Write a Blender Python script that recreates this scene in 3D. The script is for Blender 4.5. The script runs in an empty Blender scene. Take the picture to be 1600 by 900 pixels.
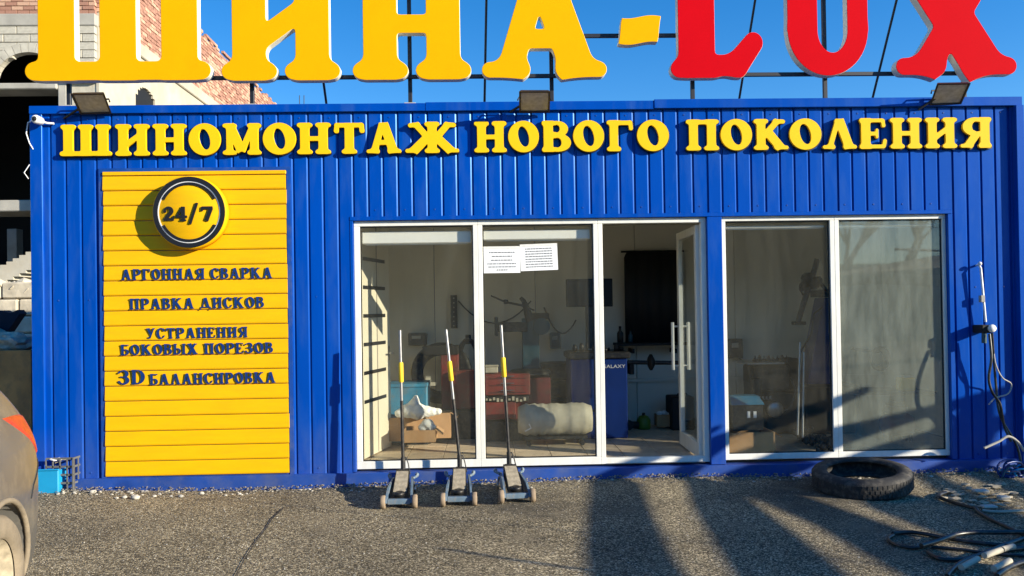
import bpy, bmesh, math, random
import numpy as np
from mathutils import Vector, Matrix
from mathutils.bvhtree import BVHTree
random.seed(7)
PI = math.pi
scn = bpy.context.scene
C = scn.collection

# ------------------------------------------------------------------ camera
YAW, PIT, ROL, CY = 0.03087373, -0.00927028, -0.0155175, 474.915
FPX = 1250.0
CAM = np.array([0.0, -6.83, 1.45])
def _rot():
    a, b, c = YAW, PIT, ROL
    s, k = math.sin, math.cos
    Ry = np.array([[k(a), 0, -s(a)], [0, 1, 0], [s(a), 0, k(a)]])
    Rx = np.array([[1, 0, 0], [0, k(b), -s(b)], [0, s(b), k(b)]])
    Rz = np.array([[k(c), -s(c), 0], [s(c), k(c), 0], [0, 0, 1]])
    return Rz @ Rx @ Ry
RM = _rot()
def _ray(px, py):
    w = RM.T @ np.array([(px-800)/FPX, (py-CY)/FPX, 1.0])
    return np.array([w[0], w[2], -w[1]])
def at(px, py, Y):            # measured point of the photograph on the plane y = Y
    r = _ray(px, py); p = CAM + r*((Y-CAM[1])/r[1]); return Vector(p)
def gr(px, py, z=0.0):        # measured point on the ground
    r = _ray(px, py); p = CAM + r*((z-CAM[2])/r[2]); return Vector(p)
cam = bpy.data.cameras.new('camera'); co = bpy.data.objects.new('camera', cam); C.objects.link(co)
conv = lambda v: Vector((v[0], v[2], -v[1]))
right, up, back = conv(RM[0]), -conv(RM[1]), -conv(RM[2])
m = Matrix((right, up, back)).transposed().to_4x4(); m.translation = Vector(CAM)
co.matrix_world = m
cam.sensor_width = 36; cam.lens = FPX/1600*36; cam.shift_y = (CY-450)/1600
cam.clip_start = 0.05; cam.clip_end = 2000
scn.camera = co

# ------------------------------------------------------------------ light
AZ, EL = math.radians(62), math.radians(17)
TOSUN = Vector((math.sin(AZ)*math.cos(EL), -math.cos(AZ)*math.cos(EL), math.sin(EL)))
w = bpy.data.worlds.new('World'); scn.world = w; w.use_nodes = True
nt = w.node_tree; bg = nt.nodes['Background']
sky = nt.nodes.new('ShaderNodeTexSky'); sky.sky_type = 'NISHITA'; sky.sun_disc = False
sky.sun_elevation = math.radians(28); sky.sun_rotation = math.pi - AZ
sky.altitude = 900; sky.air_density = 1.15; sky.dust_density = 0.0; sky.ozone_density = 4.0
hs = nt.nodes.new('ShaderNodeHueSaturation'); hs.inputs['Saturation'].default_value = 1.35; hs.inputs['Hue'].default_value = .505
nt.links.new(sky.outputs[0], hs.inputs['Color']); nt.links.new(hs.outputs[0], bg.inputs[0])
bg.inputs[1].default_value = 0.098
sun = bpy.data.lights.new('sun', 'SUN'); so = bpy.data.objects.new('sun', sun); C.objects.link(so)
sun.energy = 5.0; sun.angle = math.radians(0.4); sun.color = (1.0, 0.90, 0.72)
so.rotation_euler = TOSUN.to_track_quat('Z', 'Y').to_euler()
scn.view_settings.view_transform = 'Standard'; scn.view_settings.look = 'None'
scn.view_settings.exposure = 0.98; scn.view_settings.gamma = 1.0

# ------------------------------------------------------------------ materials
def mat(name, col, rough=0.6, metal=0.0, var=0.15, scale=4.0, bump=0.0, bscale=60.0, spec=0.5, dirt=None, dirt_amt=0.0, stretch=(1, 1, 1), coat=0.0, splash=0.0):
    m = bpy.data.materials.new(name); m.use_nodes = True
    n = m.node_tree.nodes; L = m.node_tree.links; b = n['Principled BSDF']
    b.inputs['Roughness'].default_value = rough; b.inputs['Metallic'].default_value = metal
    b.inputs['Specular IOR Level'].default_value = spec
    if coat: b.inputs['Coat Weight'].default_value = coat; b.inputs['Coat Roughness'].default_value = 0.15
    tc = n.new('ShaderNodeTexCoord'); mp = n.new('ShaderNodeMapping'); mp.inputs['Scale'].default_value = stretch
    L.new(tc.outputs['Object'], mp.inputs[0])
    nz = n.new('ShaderNodeTexNoise'); nz.inputs['Scale'].default_value = scale; nz.inputs['Detail'].default_value = 6
    L.new(mp.outputs[0], nz.inputs['Vector'])
    mr = n.new('ShaderNodeMapRange'); mr.inputs[1].default_value = .3; mr.inputs[2].default_value = .7
    mr.inputs[3].default_value = 1-var; mr.inputs[4].default_value = 1+var*.6
    L.new(nz.outputs[0], mr.inputs[0])
    mx = n.new('ShaderNodeMix'); mx.data_type = 'RGBA'; mx.blend_type = 'MULTIPLY'; mx.inputs[0].default_value = 1
    mx.inputs[6].default_value = (*[c*.88 for c in col], 1); L.new(mr.outputs[0], mx.inputs[7])
    out = mx.outputs[2]
    if dirt:
        n2 = n.new('ShaderNodeTexNoise'); n2.inputs['Scale'].default_value = scale*1.7; n2.inputs['Detail'].default_value = 10; n2.inputs['Roughness'].default_value = .65
        L.new(mp.outputs[0], n2.inputs['Vector'])
        r2 = n.new('ShaderNodeMapRange'); r2.inputs[1].default_value = .48; r2.inputs[2].default_value = .72; r2.inputs[4].default_value = dirt_amt
        L.new(n2.outputs[0], r2.inputs[0])
        m2 = n.new('ShaderNodeMix'); m2.data_type = 'RGBA'; L.new(r2.outputs[0], m2.inputs[0]); L.new(out, m2.inputs[6]); m2.inputs[7].default_value = (*dirt, 1)
        out = m2.outputs[2]
    if splash:      # dried mud thrown up on the lowest half metre
        gp = n.new('ShaderNodeNewGeometry'); sx = n.new('ShaderNodeSeparateXYZ'); L.new(gp.outputs['Position'], sx.inputs[0])
        h1 = n.new('ShaderNodeMapRange'); h1.inputs[1].default_value = .0; h1.inputs[2].default_value = .55; h1.inputs[3].default_value = 1; h1.inputs[4].default_value = 0; L.new(sx.outputs[2], h1.inputs[0])
        n4 = n.new('ShaderNodeTexNoise'); n4.inputs['Scale'].default_value = 22; n4.inputs['Detail'].default_value = 8; L.new(gp.outputs['Position'], n4.inputs['Vector'])
        mm = n.new('ShaderNodeMath'); mm.operation = 'MULTIPLY'; L.new(h1.outputs[0], mm.inputs[0]); L.new(n4.outputs[0], mm.inputs[1])
        m5 = n.new('ShaderNodeMath'); m5.operation = 'MULTIPLY'; m5.inputs[1].default_value = splash; L.new(mm.outputs[0], m5.inputs[0])
        m6 = n.new('ShaderNodeMix'); m6.data_type = 'RGBA'; L.new(m5.outputs[0], m6.inputs[0]); L.new(out, m6.inputs[6]); m6.inputs[7].default_value = (.22, .19, .15, 1); out = m6.outputs[2]
    L.new(out, b.inputs['Base Color'])
    if bump:
        n3 = n.new('ShaderNodeTexNoise'); n3.inputs['Scale'].default_value = bscale; n3.inputs['Detail'].default_value = 4
        L.new(tc.outputs['Object'], n3.inputs['Vector'])
        bp = n.new('ShaderNodeBump'); bp.inputs['Strength'].default_value = bump; bp.inputs['Distance'].default_value = 0.01
        L.new(n3.outputs[0], bp.inputs['Height']); L.new(bp.outputs[0], b.inputs['Normal'])
    return m
def asphalt():
    m = bpy.data.materials.new('asphalt'); m.use_nodes = True
    n = m.node_tree.nodes; L = m.node_tree.links; b = n['Principled BSDF']
    b.inputs['Roughness'].default_value = .9; b.inputs['Specular IOR Level'].default_value = .25
    g = n.new('ShaderNodeNewGeometry')
    def noise(s, d=5):
        x = n.new('ShaderNodeTexNoise'); x.inputs['Scale'].default_value = s; x.inputs['Detail'].default_value = d
        L.new(g.outputs['Position'], x.inputs['Vector']); return x
    def vor(s):
        x = n.new('ShaderNodeTexVoronoi'); x.inputs['Scale'].default_value = s
        L.new(g.outputs['Position'], x.inputs['Vector']); return x
    v1, v2 = vor(125), vor(270)
    r1 = n.new('ShaderNodeValToRGB'); e = r1.color_ramp.elements
    e[0].position = 0; e[0].color = (.038, .032, .022, 1); e[1].position = 1; e[1].color = (.88, .75, .50, 1)
    a = r1.color_ramp.elements.new(.5); a.color = (.205, .168, .103, 1); a = r1.color_ramp.elements.new(.8); a.color = (.43, .355, .22, 1)
    sp = n.new('ShaderNodeSeparateColor'); L.new(v1.outputs['Color'], sp.inputs[0]); L.new(sp.outputs[0], r1.inputs[0])
    big = noise(.9, 8); mr = n.new('ShaderNodeMapRange'); mr.inputs[1].default_value = .35; mr.inputs[2].default_value = .65; mr.inputs[3].default_value = .72; mr.inputs[4].default_value = 1.2
    L.new(big.outputs[0], mr.inputs[0])
    mx = n.new('ShaderNodeMix'); mx.data_type = 'RGBA'; mx.blend_type = 'MULTIPLY'; mx.inputs[0].default_value = 1
    L.new(r1.outputs[0], mx.inputs[6]); L.new(mr.outputs[0], mx.inputs[7])
    st = noise(.55, 9); rr = n.new('ShaderNodeMapRange'); rr.inputs[1].default_value = .54; rr.inputs[2].default_value = .66; rr.inputs[4].default_value = .75; L.new(st.outputs[0], rr.inputs[0])
    mo = n.new('ShaderNodeMix'); mo.data_type = 'RGBA'; L.new(rr.outputs[0], mo.inputs[0]); L.new(mx.outputs[2], mo.inputs[6]); mo.inputs[7].default_value = (.07, .062, .05, 1)
    du = noise(2.3, 9); r3 = n.new('ShaderNodeMapRange'); r3.inputs[1].default_value = .56; r3.inputs[2].default_value = .72; r3.inputs[4].default_value = .6; L.new(du.outputs[0], r3.inputs[0])
    md = n.new('ShaderNodeMix'); md.data_type = 'RGBA'; L.new(r3.outputs[0], md.inputs[0]); L.new(mo.outputs[2], md.inputs[6]); md.inputs[7].default_value = (.29, .24, .155, 1)
    L.new(md.outputs[2], b.inputs['Base Color'])
    add = n.new('ShaderNodeMath'); add.operation = 'MULTIPLY_ADD'; add.inputs[1].default_value = .45
    L.new(v2.outputs['Distance'], add.inputs[0]); L.new(v1.outputs['Distance'], add.inputs[2])
    bp = n.new('ShaderNodeBump'); bp.invert = True; bp.inputs['Strength'].default_value = .9; bp.inputs['Distance'].default_value = .012
    L.new(add.outputs[0], bp.inputs['Height']); L.new(bp.outputs[0], b.inputs['Normal'])
    return m
def glass(name, dust=.10, tint=(.72, .74, .70), refl=.10, dustcol=(.42, .43, .38)):
    m = bpy.data.materials.new(name); m.use_nodes = True
    n = m.node_tree.nodes; L = m.node_tree.links; n.clear()
    o = n.new('ShaderNodeOutputMaterial')
    t = n.new('ShaderNodeBsdfTransparent'); t.inputs[0].default_value = (*tint, 1)
    gl = n.new('ShaderNodeBsdfGlossy'); gl.inputs['Roughness'].default_value = .02; gl.inputs[0].default_value = (1, 1, 1, 1)
    d = n.new('ShaderNodeBsdfDiffuse'); d.inputs[0].default_value = (*dustcol, 1)
    fr = n.new('ShaderNodeLayerWeight'); fr.inputs[0].default_value = .15
    ad = n.new('ShaderNodeMath'); ad.operation = 'MULTIPLY_ADD'; ad.inputs[1].default_value = .3; ad.inputs[2].default_value = refl
    L.new(fr.outputs['Fresnel'], ad.inputs[0])
    m1 = n.new('ShaderNodeMixShader'); L.new(ad.outputs[0], m1.inputs[0]); L.new(t.outputs[0], m1.inputs[1]); L.new(gl.outputs[0], m1.inputs[2])
    tc = n.new('ShaderNodeTexCoord'); mp = n.new('ShaderNodeMapping'); mp.inputs['Scale'].default_value = (6, 6, 1.2); L.new(tc.outputs['Object'], mp.inputs[0])
    nz = n.new('ShaderNodeTexNoise'); nz.inputs['Scale'].default_value = 1.6; nz.inputs['Detail'].default_value = 10; nz.inputs['Roughness'].default_value = .6; L.new(mp.outputs[0], nz.inputs['Vector'])
    mr = n.new('ShaderNodeMapRange'); mr.inputs[1].default_value = .3; mr.inputs[2].default_value = .72; mr.inputs[3].default_value = dust*.55; mr.inputs[4].default_value = dust*1.7
    L.new(nz.outputs[0], mr.inputs[0])
    m2 = n.new('ShaderNodeMixShader'); L.new(mr.outputs[0], m2.inputs[0]); L.new(m1.outputs[0], m2.inputs[1]); L.new(d.outputs[0], m2.inputs[2])
    L.new(m2.outputs[0], o.inputs[0]); return m
M = {}
M['blue'] = mat('blue_painted_steel', (0, .062, .40), .30, var=.10, scale=1.3, dirt=(.05, .12, .34), dirt_amt=.32, stretch=(3, 3, .6), bump=.25, bscale=2.2, spec=.36, splash=.22)
M['blue'].node_tree.nodes['Principled BSDF'].inputs['Specular Tint'].default_value = (.22, .55, 1, 1)
M['blue_dark'] = mat('blue_beam_paint', (.004, .06, .33), .45, var=.2, scale=3, dirt=(.14, .16, .2), dirt_amt=.35, bump=.1, bscale=15, splash=.12)
M['yellow'] = mat('yellow_painted_slat', (.86, .47, .001), .55, var=.06, scale=3, dirt=(.6, .33, .01), dirt_amt=.3, stretch=(1, 1, 6), bump=.04, bscale=30, spec=.2)
M['sign_yellow'] = mat('yellow_acrylic', (.88, .43, .001), .7, var=.06, scale=1.5, spec=.04, dirt=(.80,.34,.001), dirt_amt=.6)
M['sign_red'] = mat('red_acrylic', (.60, .001, .008), .7, var=.08, scale=1.5, spec=.04)
M['side_white'] = mat('white_letter_side', (.8, .78, .66), .5, var=.06)
M['letter_yellow'] = mat('yellow_letter_face', (.90, .56, .003), .6, var=.05, scale=6, spec=.2)
M['black'] = mat('black_edge', (.008, .008, .010), .5, var=.2)
M['navy'] = mat('navy_letter_paint', (.004, .035, .19), .4, var=.3, scale=25)
M['frame'] = mat('white_aluminium', (.82, .82, .76), .4, var=.07, scale=3, dirt=(.45, .43, .36), dirt_amt=.25, stretch=(4, 4, 1))
M['wall_in'] = mat('interior_wall_panel', (.76, .73, .62), .7, var=.08, scale=1.2)
M['panel_white'] = mat('cream_pvc', (.82, .76, .60), .5, var=.05)
M['tile'] = mat('beige_floor_tile', (.70, .57, .40), .45, var=.2, scale=5, dirt=(.2, .16, .12), dirt_amt=.6)
M['grout'] = mat('dark_grout', (.12, .10, .08), .8)
M['glass'] = glass('dusty_glass', .027, tint=(.96,.967,.945), refl=.014, dustcol=(.42,.41,.33))
M['glass_dusty'] = glass('very_dusty_glass', .15, tint=(.92, .94, .92), refl=.045, dustcol=(.40,.44,.38))
M['steel'] = mat('bare_steel', (.42, .42, .42), .38, metal=.9, var=.2, scale=20)
M['steel_blue'] = mat('pale_blue_jack_paint', (.13, .20, .27), .45, var=.25, scale=15, dirt=(.3, .25, .18), dirt_amt=.6)
M['darkmetal'] = mat('dark_greasy_metal', (.025, .026, .028), .45, metal=.3, var=.4, scale=15, dirt=(.2, .16, .11), dirt_amt=.35)
M['framemetal'] = mat('black_square_tube', (.012, .013, .02), .5, var=.2)
M['dustpad'] = mat('dusty_plate', (.40, .34, .24), .85, var=.3, scale=25, bump=.3, bscale=60)
M['wheel_tan'] = mat('dusty_polyurethane', (.32, .24, .16), .8, var=.3, scale=20)
M['foam_yellow'] = mat('yellow_foam_grip', (.9, .58, .02), .7, var=.1)
M['rubber'] = mat('dusty_rubber', (.028, .027, .026), .8, var=.3, scale=12, dirt=(.16, .14, .11), dirt_amt=.6, bump=.3, bscale=80)
M['hose'] = mat('black_hose_rubber', (.015, .015, .016), .35, var=.3, scale=20, dirt=(.2, .17, .12), dirt_amt=.3)
M['red_m'] = mat('red_machine_paint', (.20, .022, .018), .55, var=.35, scale=8, dirt=(.07, .045, .03), dirt_amt=.8)
M['blue_m'] = mat('blue_machine_paint', (.001, .026, .17), .4, var=.15)
M['blue_l'] = mat('light_blue_plastic', (.01, .32, .62), .45, var=.12)
M['blue_box'] = mat('dusty_blue_box', (.02, .16, .27), .6, var=.25, scale=8, dirt=(.1, .1, .09), dirt_amt=.6)
M['teal_m'] = mat('teal_machine_paint', (.010, .06, .085), .45, var=.2)
M['card'] = mat('brown_cardboard', (.42, .25, .12), .85, var=.15, scale=8, bump=.1, bscale=25)
M['cassette'] = mat('bright_white_enamel', (1.0, .98, .92), .5, var=.03)
M['bin'] = mat('brown_bin_board', (.62, .30, .09), .85, var=.25, scale=5, dirt=(.2, .12, .06), dirt_amt=.6)
M['basket'] = mat('grey_basket_plastic', (.16, .16, .15), .5, var=.3)
M['bag'] = mat('white_plastic_film', (.75, .76, .72), .35, var=.15, scale=20, bump=.8, bscale=18)
M['roll'] = mat('beige_wrapped_roll', (.50, .46, .36), .8, var=.2, scale=8, bump=.3, bscale=20)
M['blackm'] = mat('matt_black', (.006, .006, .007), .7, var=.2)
M['screen'] = mat('dark_screen', (.008, .009, .010), .15, var=.1)
M['paper'] = mat('white_paper', (.85, .87, .88), .8, var=.03)
M['ink'] = mat('grey_print', (.18, .19, .21), .8)
M['white'] = mat('white_plastic', (.8, .8, .8), .4, var=.05)
M['green'] = mat('green_plastic', (.12, .22, .02), .5, var=.2)
M['lens'] = mat('led_floodlight_glass', (.46, .47, .48), .35, var=.25, scale=30)
M['brick'] = mat('red_brick', (.42, .215, .15), .9, var=.35, scale=14, bump=.3, bscale=40)
M['brick_pale'] = mat('pale_brick', (.62, .38, .26), .9, var=.3, scale=14, bump=.3, bscale=40)
M['block'] = mat('white_limestone_block', (.52, .49, .41), .92, var=.2, scale=5, bump=.4, bscale=25)
M['plaster'] = mat('pale_render', (.50, .465, .375), .92, var=.2, scale=1.2, bump=.3, bscale=12, dirt=(.4, .33, .22), dirt_amt=.5)
M['mortar'] = mat('grey_mortar', (.34, .31, .26), .95, var=.2)
M['concrete'] = mat('weathered_concrete', (.42, .40, .35), .9, var=.25, scale=2, bump=.3, bscale=20)
M['rubble'] = mat('limestone_rubble', (.60, .53, .40), .95, var=.3, scale=6, bump=.6, bscale=14)
M['car'] = mat('dusty_grey_car_paint', (.15, .145, .135), .4, metal=.3, var=.12, scale=3, dirt=(.30, .26, .19), dirt_amt=.65, coat=.25)
M['carglass'] = mat('tinted_car_glass', (.01, .01, .012), .08)
M['tail'] = mat('orange_red_tail_lens', (.50, .055, .02), .35, var=.2, scale=30, coat=.1)
M['plastic_trim'] = mat('black_trim', (.02, .02, .02), .6)
M['dusty_tyre'] = mat('mud_dusty_tyre', (.26, .21, .145), .9, var=.25, scale=10, bump=.3, bscale=60)
M['stone'] = mat('pale_stone', (.55, .52, .45), .9, var=.3, scale=8)
M['gravel'] = mat('gravel_stone', (.24, .21, .165), .9, var=.5, scale=35)
M['bark'] = mat('grey_bark', (.12, .10, .08), .9, var=.3, scale=6, bump=.5, bscale=20)
M['cloth_dark'] = mat('dark_navy_cloth', (.012, .016, .035), .85, var=.3, bump=.4, bscale=15)
M['film'] = mat('grey_plastic_sheet', (.66, .53, .38), .8, var=.5, scale=12, bump=.9, bscale=12)
M['asphalt'] = asphalt()
M['hill'] = mat('dry_earth', (.22, .18, .12), .95, var=.3, scale=.3, bump=.5, bscale=2)

# ------------------------------------------------------------------ helpers
class MB:
    def __init__(s): s.v = []; s.f = []; s.sm = []; s.mi = []
    def add(s, vs, fs, smooth=False, mi=0):
        o = len(s.v); s.v += [tuple(v) for v in vs]; s.f += [tuple(i+o for i in f) for f in fs]
        s.sm += [smooth]*len(fs); s.mi += [mi]*len(fs); return s
    def box(s, a, b, mi=0, mtx=None):
        x0, y0, z0 = [min(p, q) for p, q in zip(a, b)]; x1, y1, z1 = [max(p, q) for p, q in zip(a, b)]
        vs = [Vector(p) for p in ((x0,y0,z0),(x1,y0,z0),(x1,y1,z0),(x0,y1,z0),(x0,y0,z1),(x1,y0,z1),(x1,y1,z1),(x0,y1,z1))]
        if mtx: vs = [mtx @ v for v in vs]
        return s.add(vs, [(0,3,2,1),(4,5,6,7),(0,1,5,4),(1,2,6,5),(2,3,7,6),(3,0,4,7)], mi=mi)
    def bbox(s, a, b, bv=.004, mi=0, mtx=None):    # bevelled box
        bm = bmesh.new(); bmesh.ops.create_cube(bm, size=1)
        c = [(p+q)/2 for p, q in zip(a, b)]; d = [abs(q-p) for p, q in zip(a, b)]
        for v in bm.verts: v.co = Vector([v.co[i]*d[i]+c[i] for i in range(3)])
        bmesh.ops.bevel(bm, geom=list(bm.edges), offset=min(bv, min(d)*.4), segments=1, affect='EDGES', profile=.5)
        if mtx: bm.transform(mtx)
        bm.verts.index_update()
        s.add([v.co.copy() for v in bm.verts], [[v.index for v in f.verts] for f in bm.faces], mi=mi); bm.free(); return s
    def quad(s, pts, mi=0): return s.add(pts, [tuple(range(len(pts)))], mi=mi)
    def tube(s, pts, r, seg=8, mi=0, caps=True, smooth=True):
        pts = [Vector(p) for p in pts]; n = len(pts); rr = r if isinstance(r, (list, tuple)) else [r]*n
        vs = []; pn = None
        for i, p in enumerate(pts):
            t = (pts[min(i+1, n-1)]-pts[max(i-1, 0)])
            t = t.normalized() if t.length > 1e-9 else Vector((0, 0, 1))
            if pn is None: a = t.orthogonal().normalized()
            else:
                a = pn - t*pn.dot(t); a = a.normalized() if a.length > 1e-6 else t.orthogonal().normalized()
            pn = a; b = t.cross(a)
            vs += [p+(a*math.cos(2*PI*k/seg)+b*math.sin(2*PI*k/seg))*rr[i] for k in range(seg)]
        fs = [(i*seg+k, i*seg+(k+1) % seg, (i+1)*seg+(k+1) % seg, (i+1)*seg+k) for i in range(n-1) for k in range(seg)]
        s.add(vs, fs, smooth, mi)
        if caps: s.add(vs[:seg][::-1], [tuple(range(seg))], False, mi); s.add(vs[-seg:], [tuple(range(seg))], False, mi)
        return s
    def cyl(s, a, b, r, seg=20, mi=0, r2=None): return s.tube([a, b], [r, r if r2 is None else r2], seg, mi)
    def lathe(s, prof, axis='Y', c=(0, 0, 0), seg=40, mi=0, closed=False, mtx=None):
        vs = []
        for (r, h) in prof:
            for k in range(seg):
                a = 2*PI*k/seg; x, y = r*math.cos(a), r*math.sin(a)
                p = {'Y': (x, h, y), 'Z': (x, y, h), 'X': (h, x, y)}[axis]
                p = Vector(p)+Vector(c); vs.append(mtx @ p if mtx else p)
        n = len(prof); rng = range(n if closed else n-1)
        fs = [(i*seg+k, i*seg+(k+1) % seg, ((i+1) % n)*seg+(k+1) % seg, ((i+1) % n)*seg+k) for i in rng for k in range(seg)]
        return s.add(vs, fs, True, mi)
    def blob(s, c, r, n=2, jit=.2, sq=(1, 1, 1), mi=0, smooth=True, rnd=random):
        bm = bmesh.new(); bmesh.ops.create_icosphere(bm, subdivisions=n, radius=1)
        for v in bm.verts:
            k = 1+rnd.uniform(-jit, jit); v.co = Vector((v.co.x*r*sq[0]*k, v.co.y*r*sq[1]*k, v.co.z*r*sq[2]*k))+Vector(c)
        s.add([v.co.copy() for v in bm.verts], [[v.index for v in f.verts] for f in bm.faces], smooth, mi); bm.free(); return s
    def mesh(s, name, mats):
        me = bpy.data.meshes.new(name); me.from_pydata(s.v, [], s.f)
        for m_ in (mats if isinstance(mats, (list, tuple)) else [mats]): me.materials.append(m_)
        me.polygons.foreach_set('use_smooth', s.sm); me.polygons.foreach_set('material_index', s.mi)
        bm = bmesh.new(); bm.from_mesh(me); bmesh.ops.recalc_face_normals(bm, faces=bm.faces); bm.to_mesh(me); bm.free()
        me.update(); return me
    def build(s, name, mats, parent=None): return ob(name, s.mesh(name, mats), parent)
def ob(name, me, parent=None, loc=None):
    o = bpy.data.objects.new(name, me); C.objects.link(o)
    if parent is not None: o.parent = parent
    if loc is not None: o.location = loc
    return o
def tag(o, label=None, cat=None, group=None, kind=None):
    if label: o['label'] = label
    if cat: o['category'] = cat
    if group: o['group'] = group
    if kind: o['kind'] = kind
    return o
def thing(name, label, cat, loc=(0, 0, 0), rz=0, group=None):
    o = bpy.data.objects.new(name, None); C.objects.link(o); o.location = loc; o.rotation_euler = (0, 0, rz); o.empty_display_size = .1
    return tag(o, label, cat, group)
def rel(parent, o):      # child built in world coordinates: keep it there
    o.parent = parent; o.matrix_parent_inverse = Matrix.Identity(4)
    o.location = Vector(o.location)-parent.location
    return o
def part(mb, name, mats, parent):
    # mesh coordinates are world ones; parent is an unrotated thing (or a part of one)
    o = mb.build(name, mats); p = parent; off = Vector((0, 0, 0))
    while p is not None: off += p.location; p = p.parent
    o.parent = parent; o.location = -off; return o
def copy_tree(o, parent=None):
    c = o.copy(); C.objects.link(c); c.parent = parent
    for ch in [x for x in bpy.data.objects if x.parent == o]: copy_tree(ch, c)
    return c

# ------------------------------------------------------------------ lettering: glyphs as distance fields
class G:
    def __init__(s, w, N):
        s.w = w; h = 1.3; s.x0, s.y0 = -.15, -.15; s.st = 1.0/N
        nx = int((w+.3)*N)+1; ny = int(h*N)+1
        s.X, s.Y = np.meshgrid(s.x0+np.arange(nx)*s.st, s.y0+np.arange(ny)*s.st)
        s.D = np.full(s.X.shape, 9.0)
    def u(s, d, k=.05):
        h = np.clip(.5+.5*(d-s.D)/k, 0, 1); s.D = d*(1-h)+s.D*h-k*h*(1-h)
    def sub(s, d): s.D = np.maximum(s.D, -d)
    def cap(s, x0, y0, x1, y1, r0, r1=None):
        r1 = r0 if r1 is None else r1; dx, dy = x1-x0, y1-y0
        t = np.clip(((s.X-x0)*dx+(s.Y-y0)*dy)/(dx*dx+dy*dy+1e-9), 0, 1)
        return np.hypot(s.X-x0-t*dx, s.Y-y0-t*dy)-(r0+(r1-r0)*t)
    def box(s, x0, y0, x1, y1, r=.02):
        qx = np.abs(s.X-(x0+x1)/2)-(x1-x0)/2+r; qy = np.abs(s.Y-(y0+y1)/2)-(y1-y0)/2+r
        return np.hypot(np.maximum(qx, 0), np.maximum(qy, 0))+np.minimum(np.maximum(qx, qy), 0)-r
    def ell(s, cx, cy, rx, ry, a=0):
        c, n = math.cos(a), math.sin(a); x = (s.X-cx)*c+(s.Y-cy)*n; y = -(s.X-cx)*n+(s.Y-cy)*c
        return (np.hypot(x/rx, y/ry)-1)*min(rx, ry)
    def bar(s, x0, y0, x1, y1, hw):            # flat-ended slanted bar
        dx, dy = x1-x0, y1-y0; L = math.hypot(dx, dy); c, n = dx/L, dy/L
        x = (s.X-(x0+x1)/2)*c+(s.Y-(y0+y1)/2)*n; y = -(s.X-(x0+x1)/2)*n+(s.Y-(y0+y1)/2)*c
        return np.maximum(np.abs(x)-L/2, np.abs(y)-hw)
    def serif(s, x, y, w=.19, r=.062): s.u(s.cap(x-w, y, x+w, y, r), .09)
    def stem(s, x, t=1, b=1, hw=.15, w=.19):
        s.u(s.box(x-hw, .02, x+hw, .98), .04)
        if t: s.serif(x, .938, w)
        if b: s.serif(x, .062, w)
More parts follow.
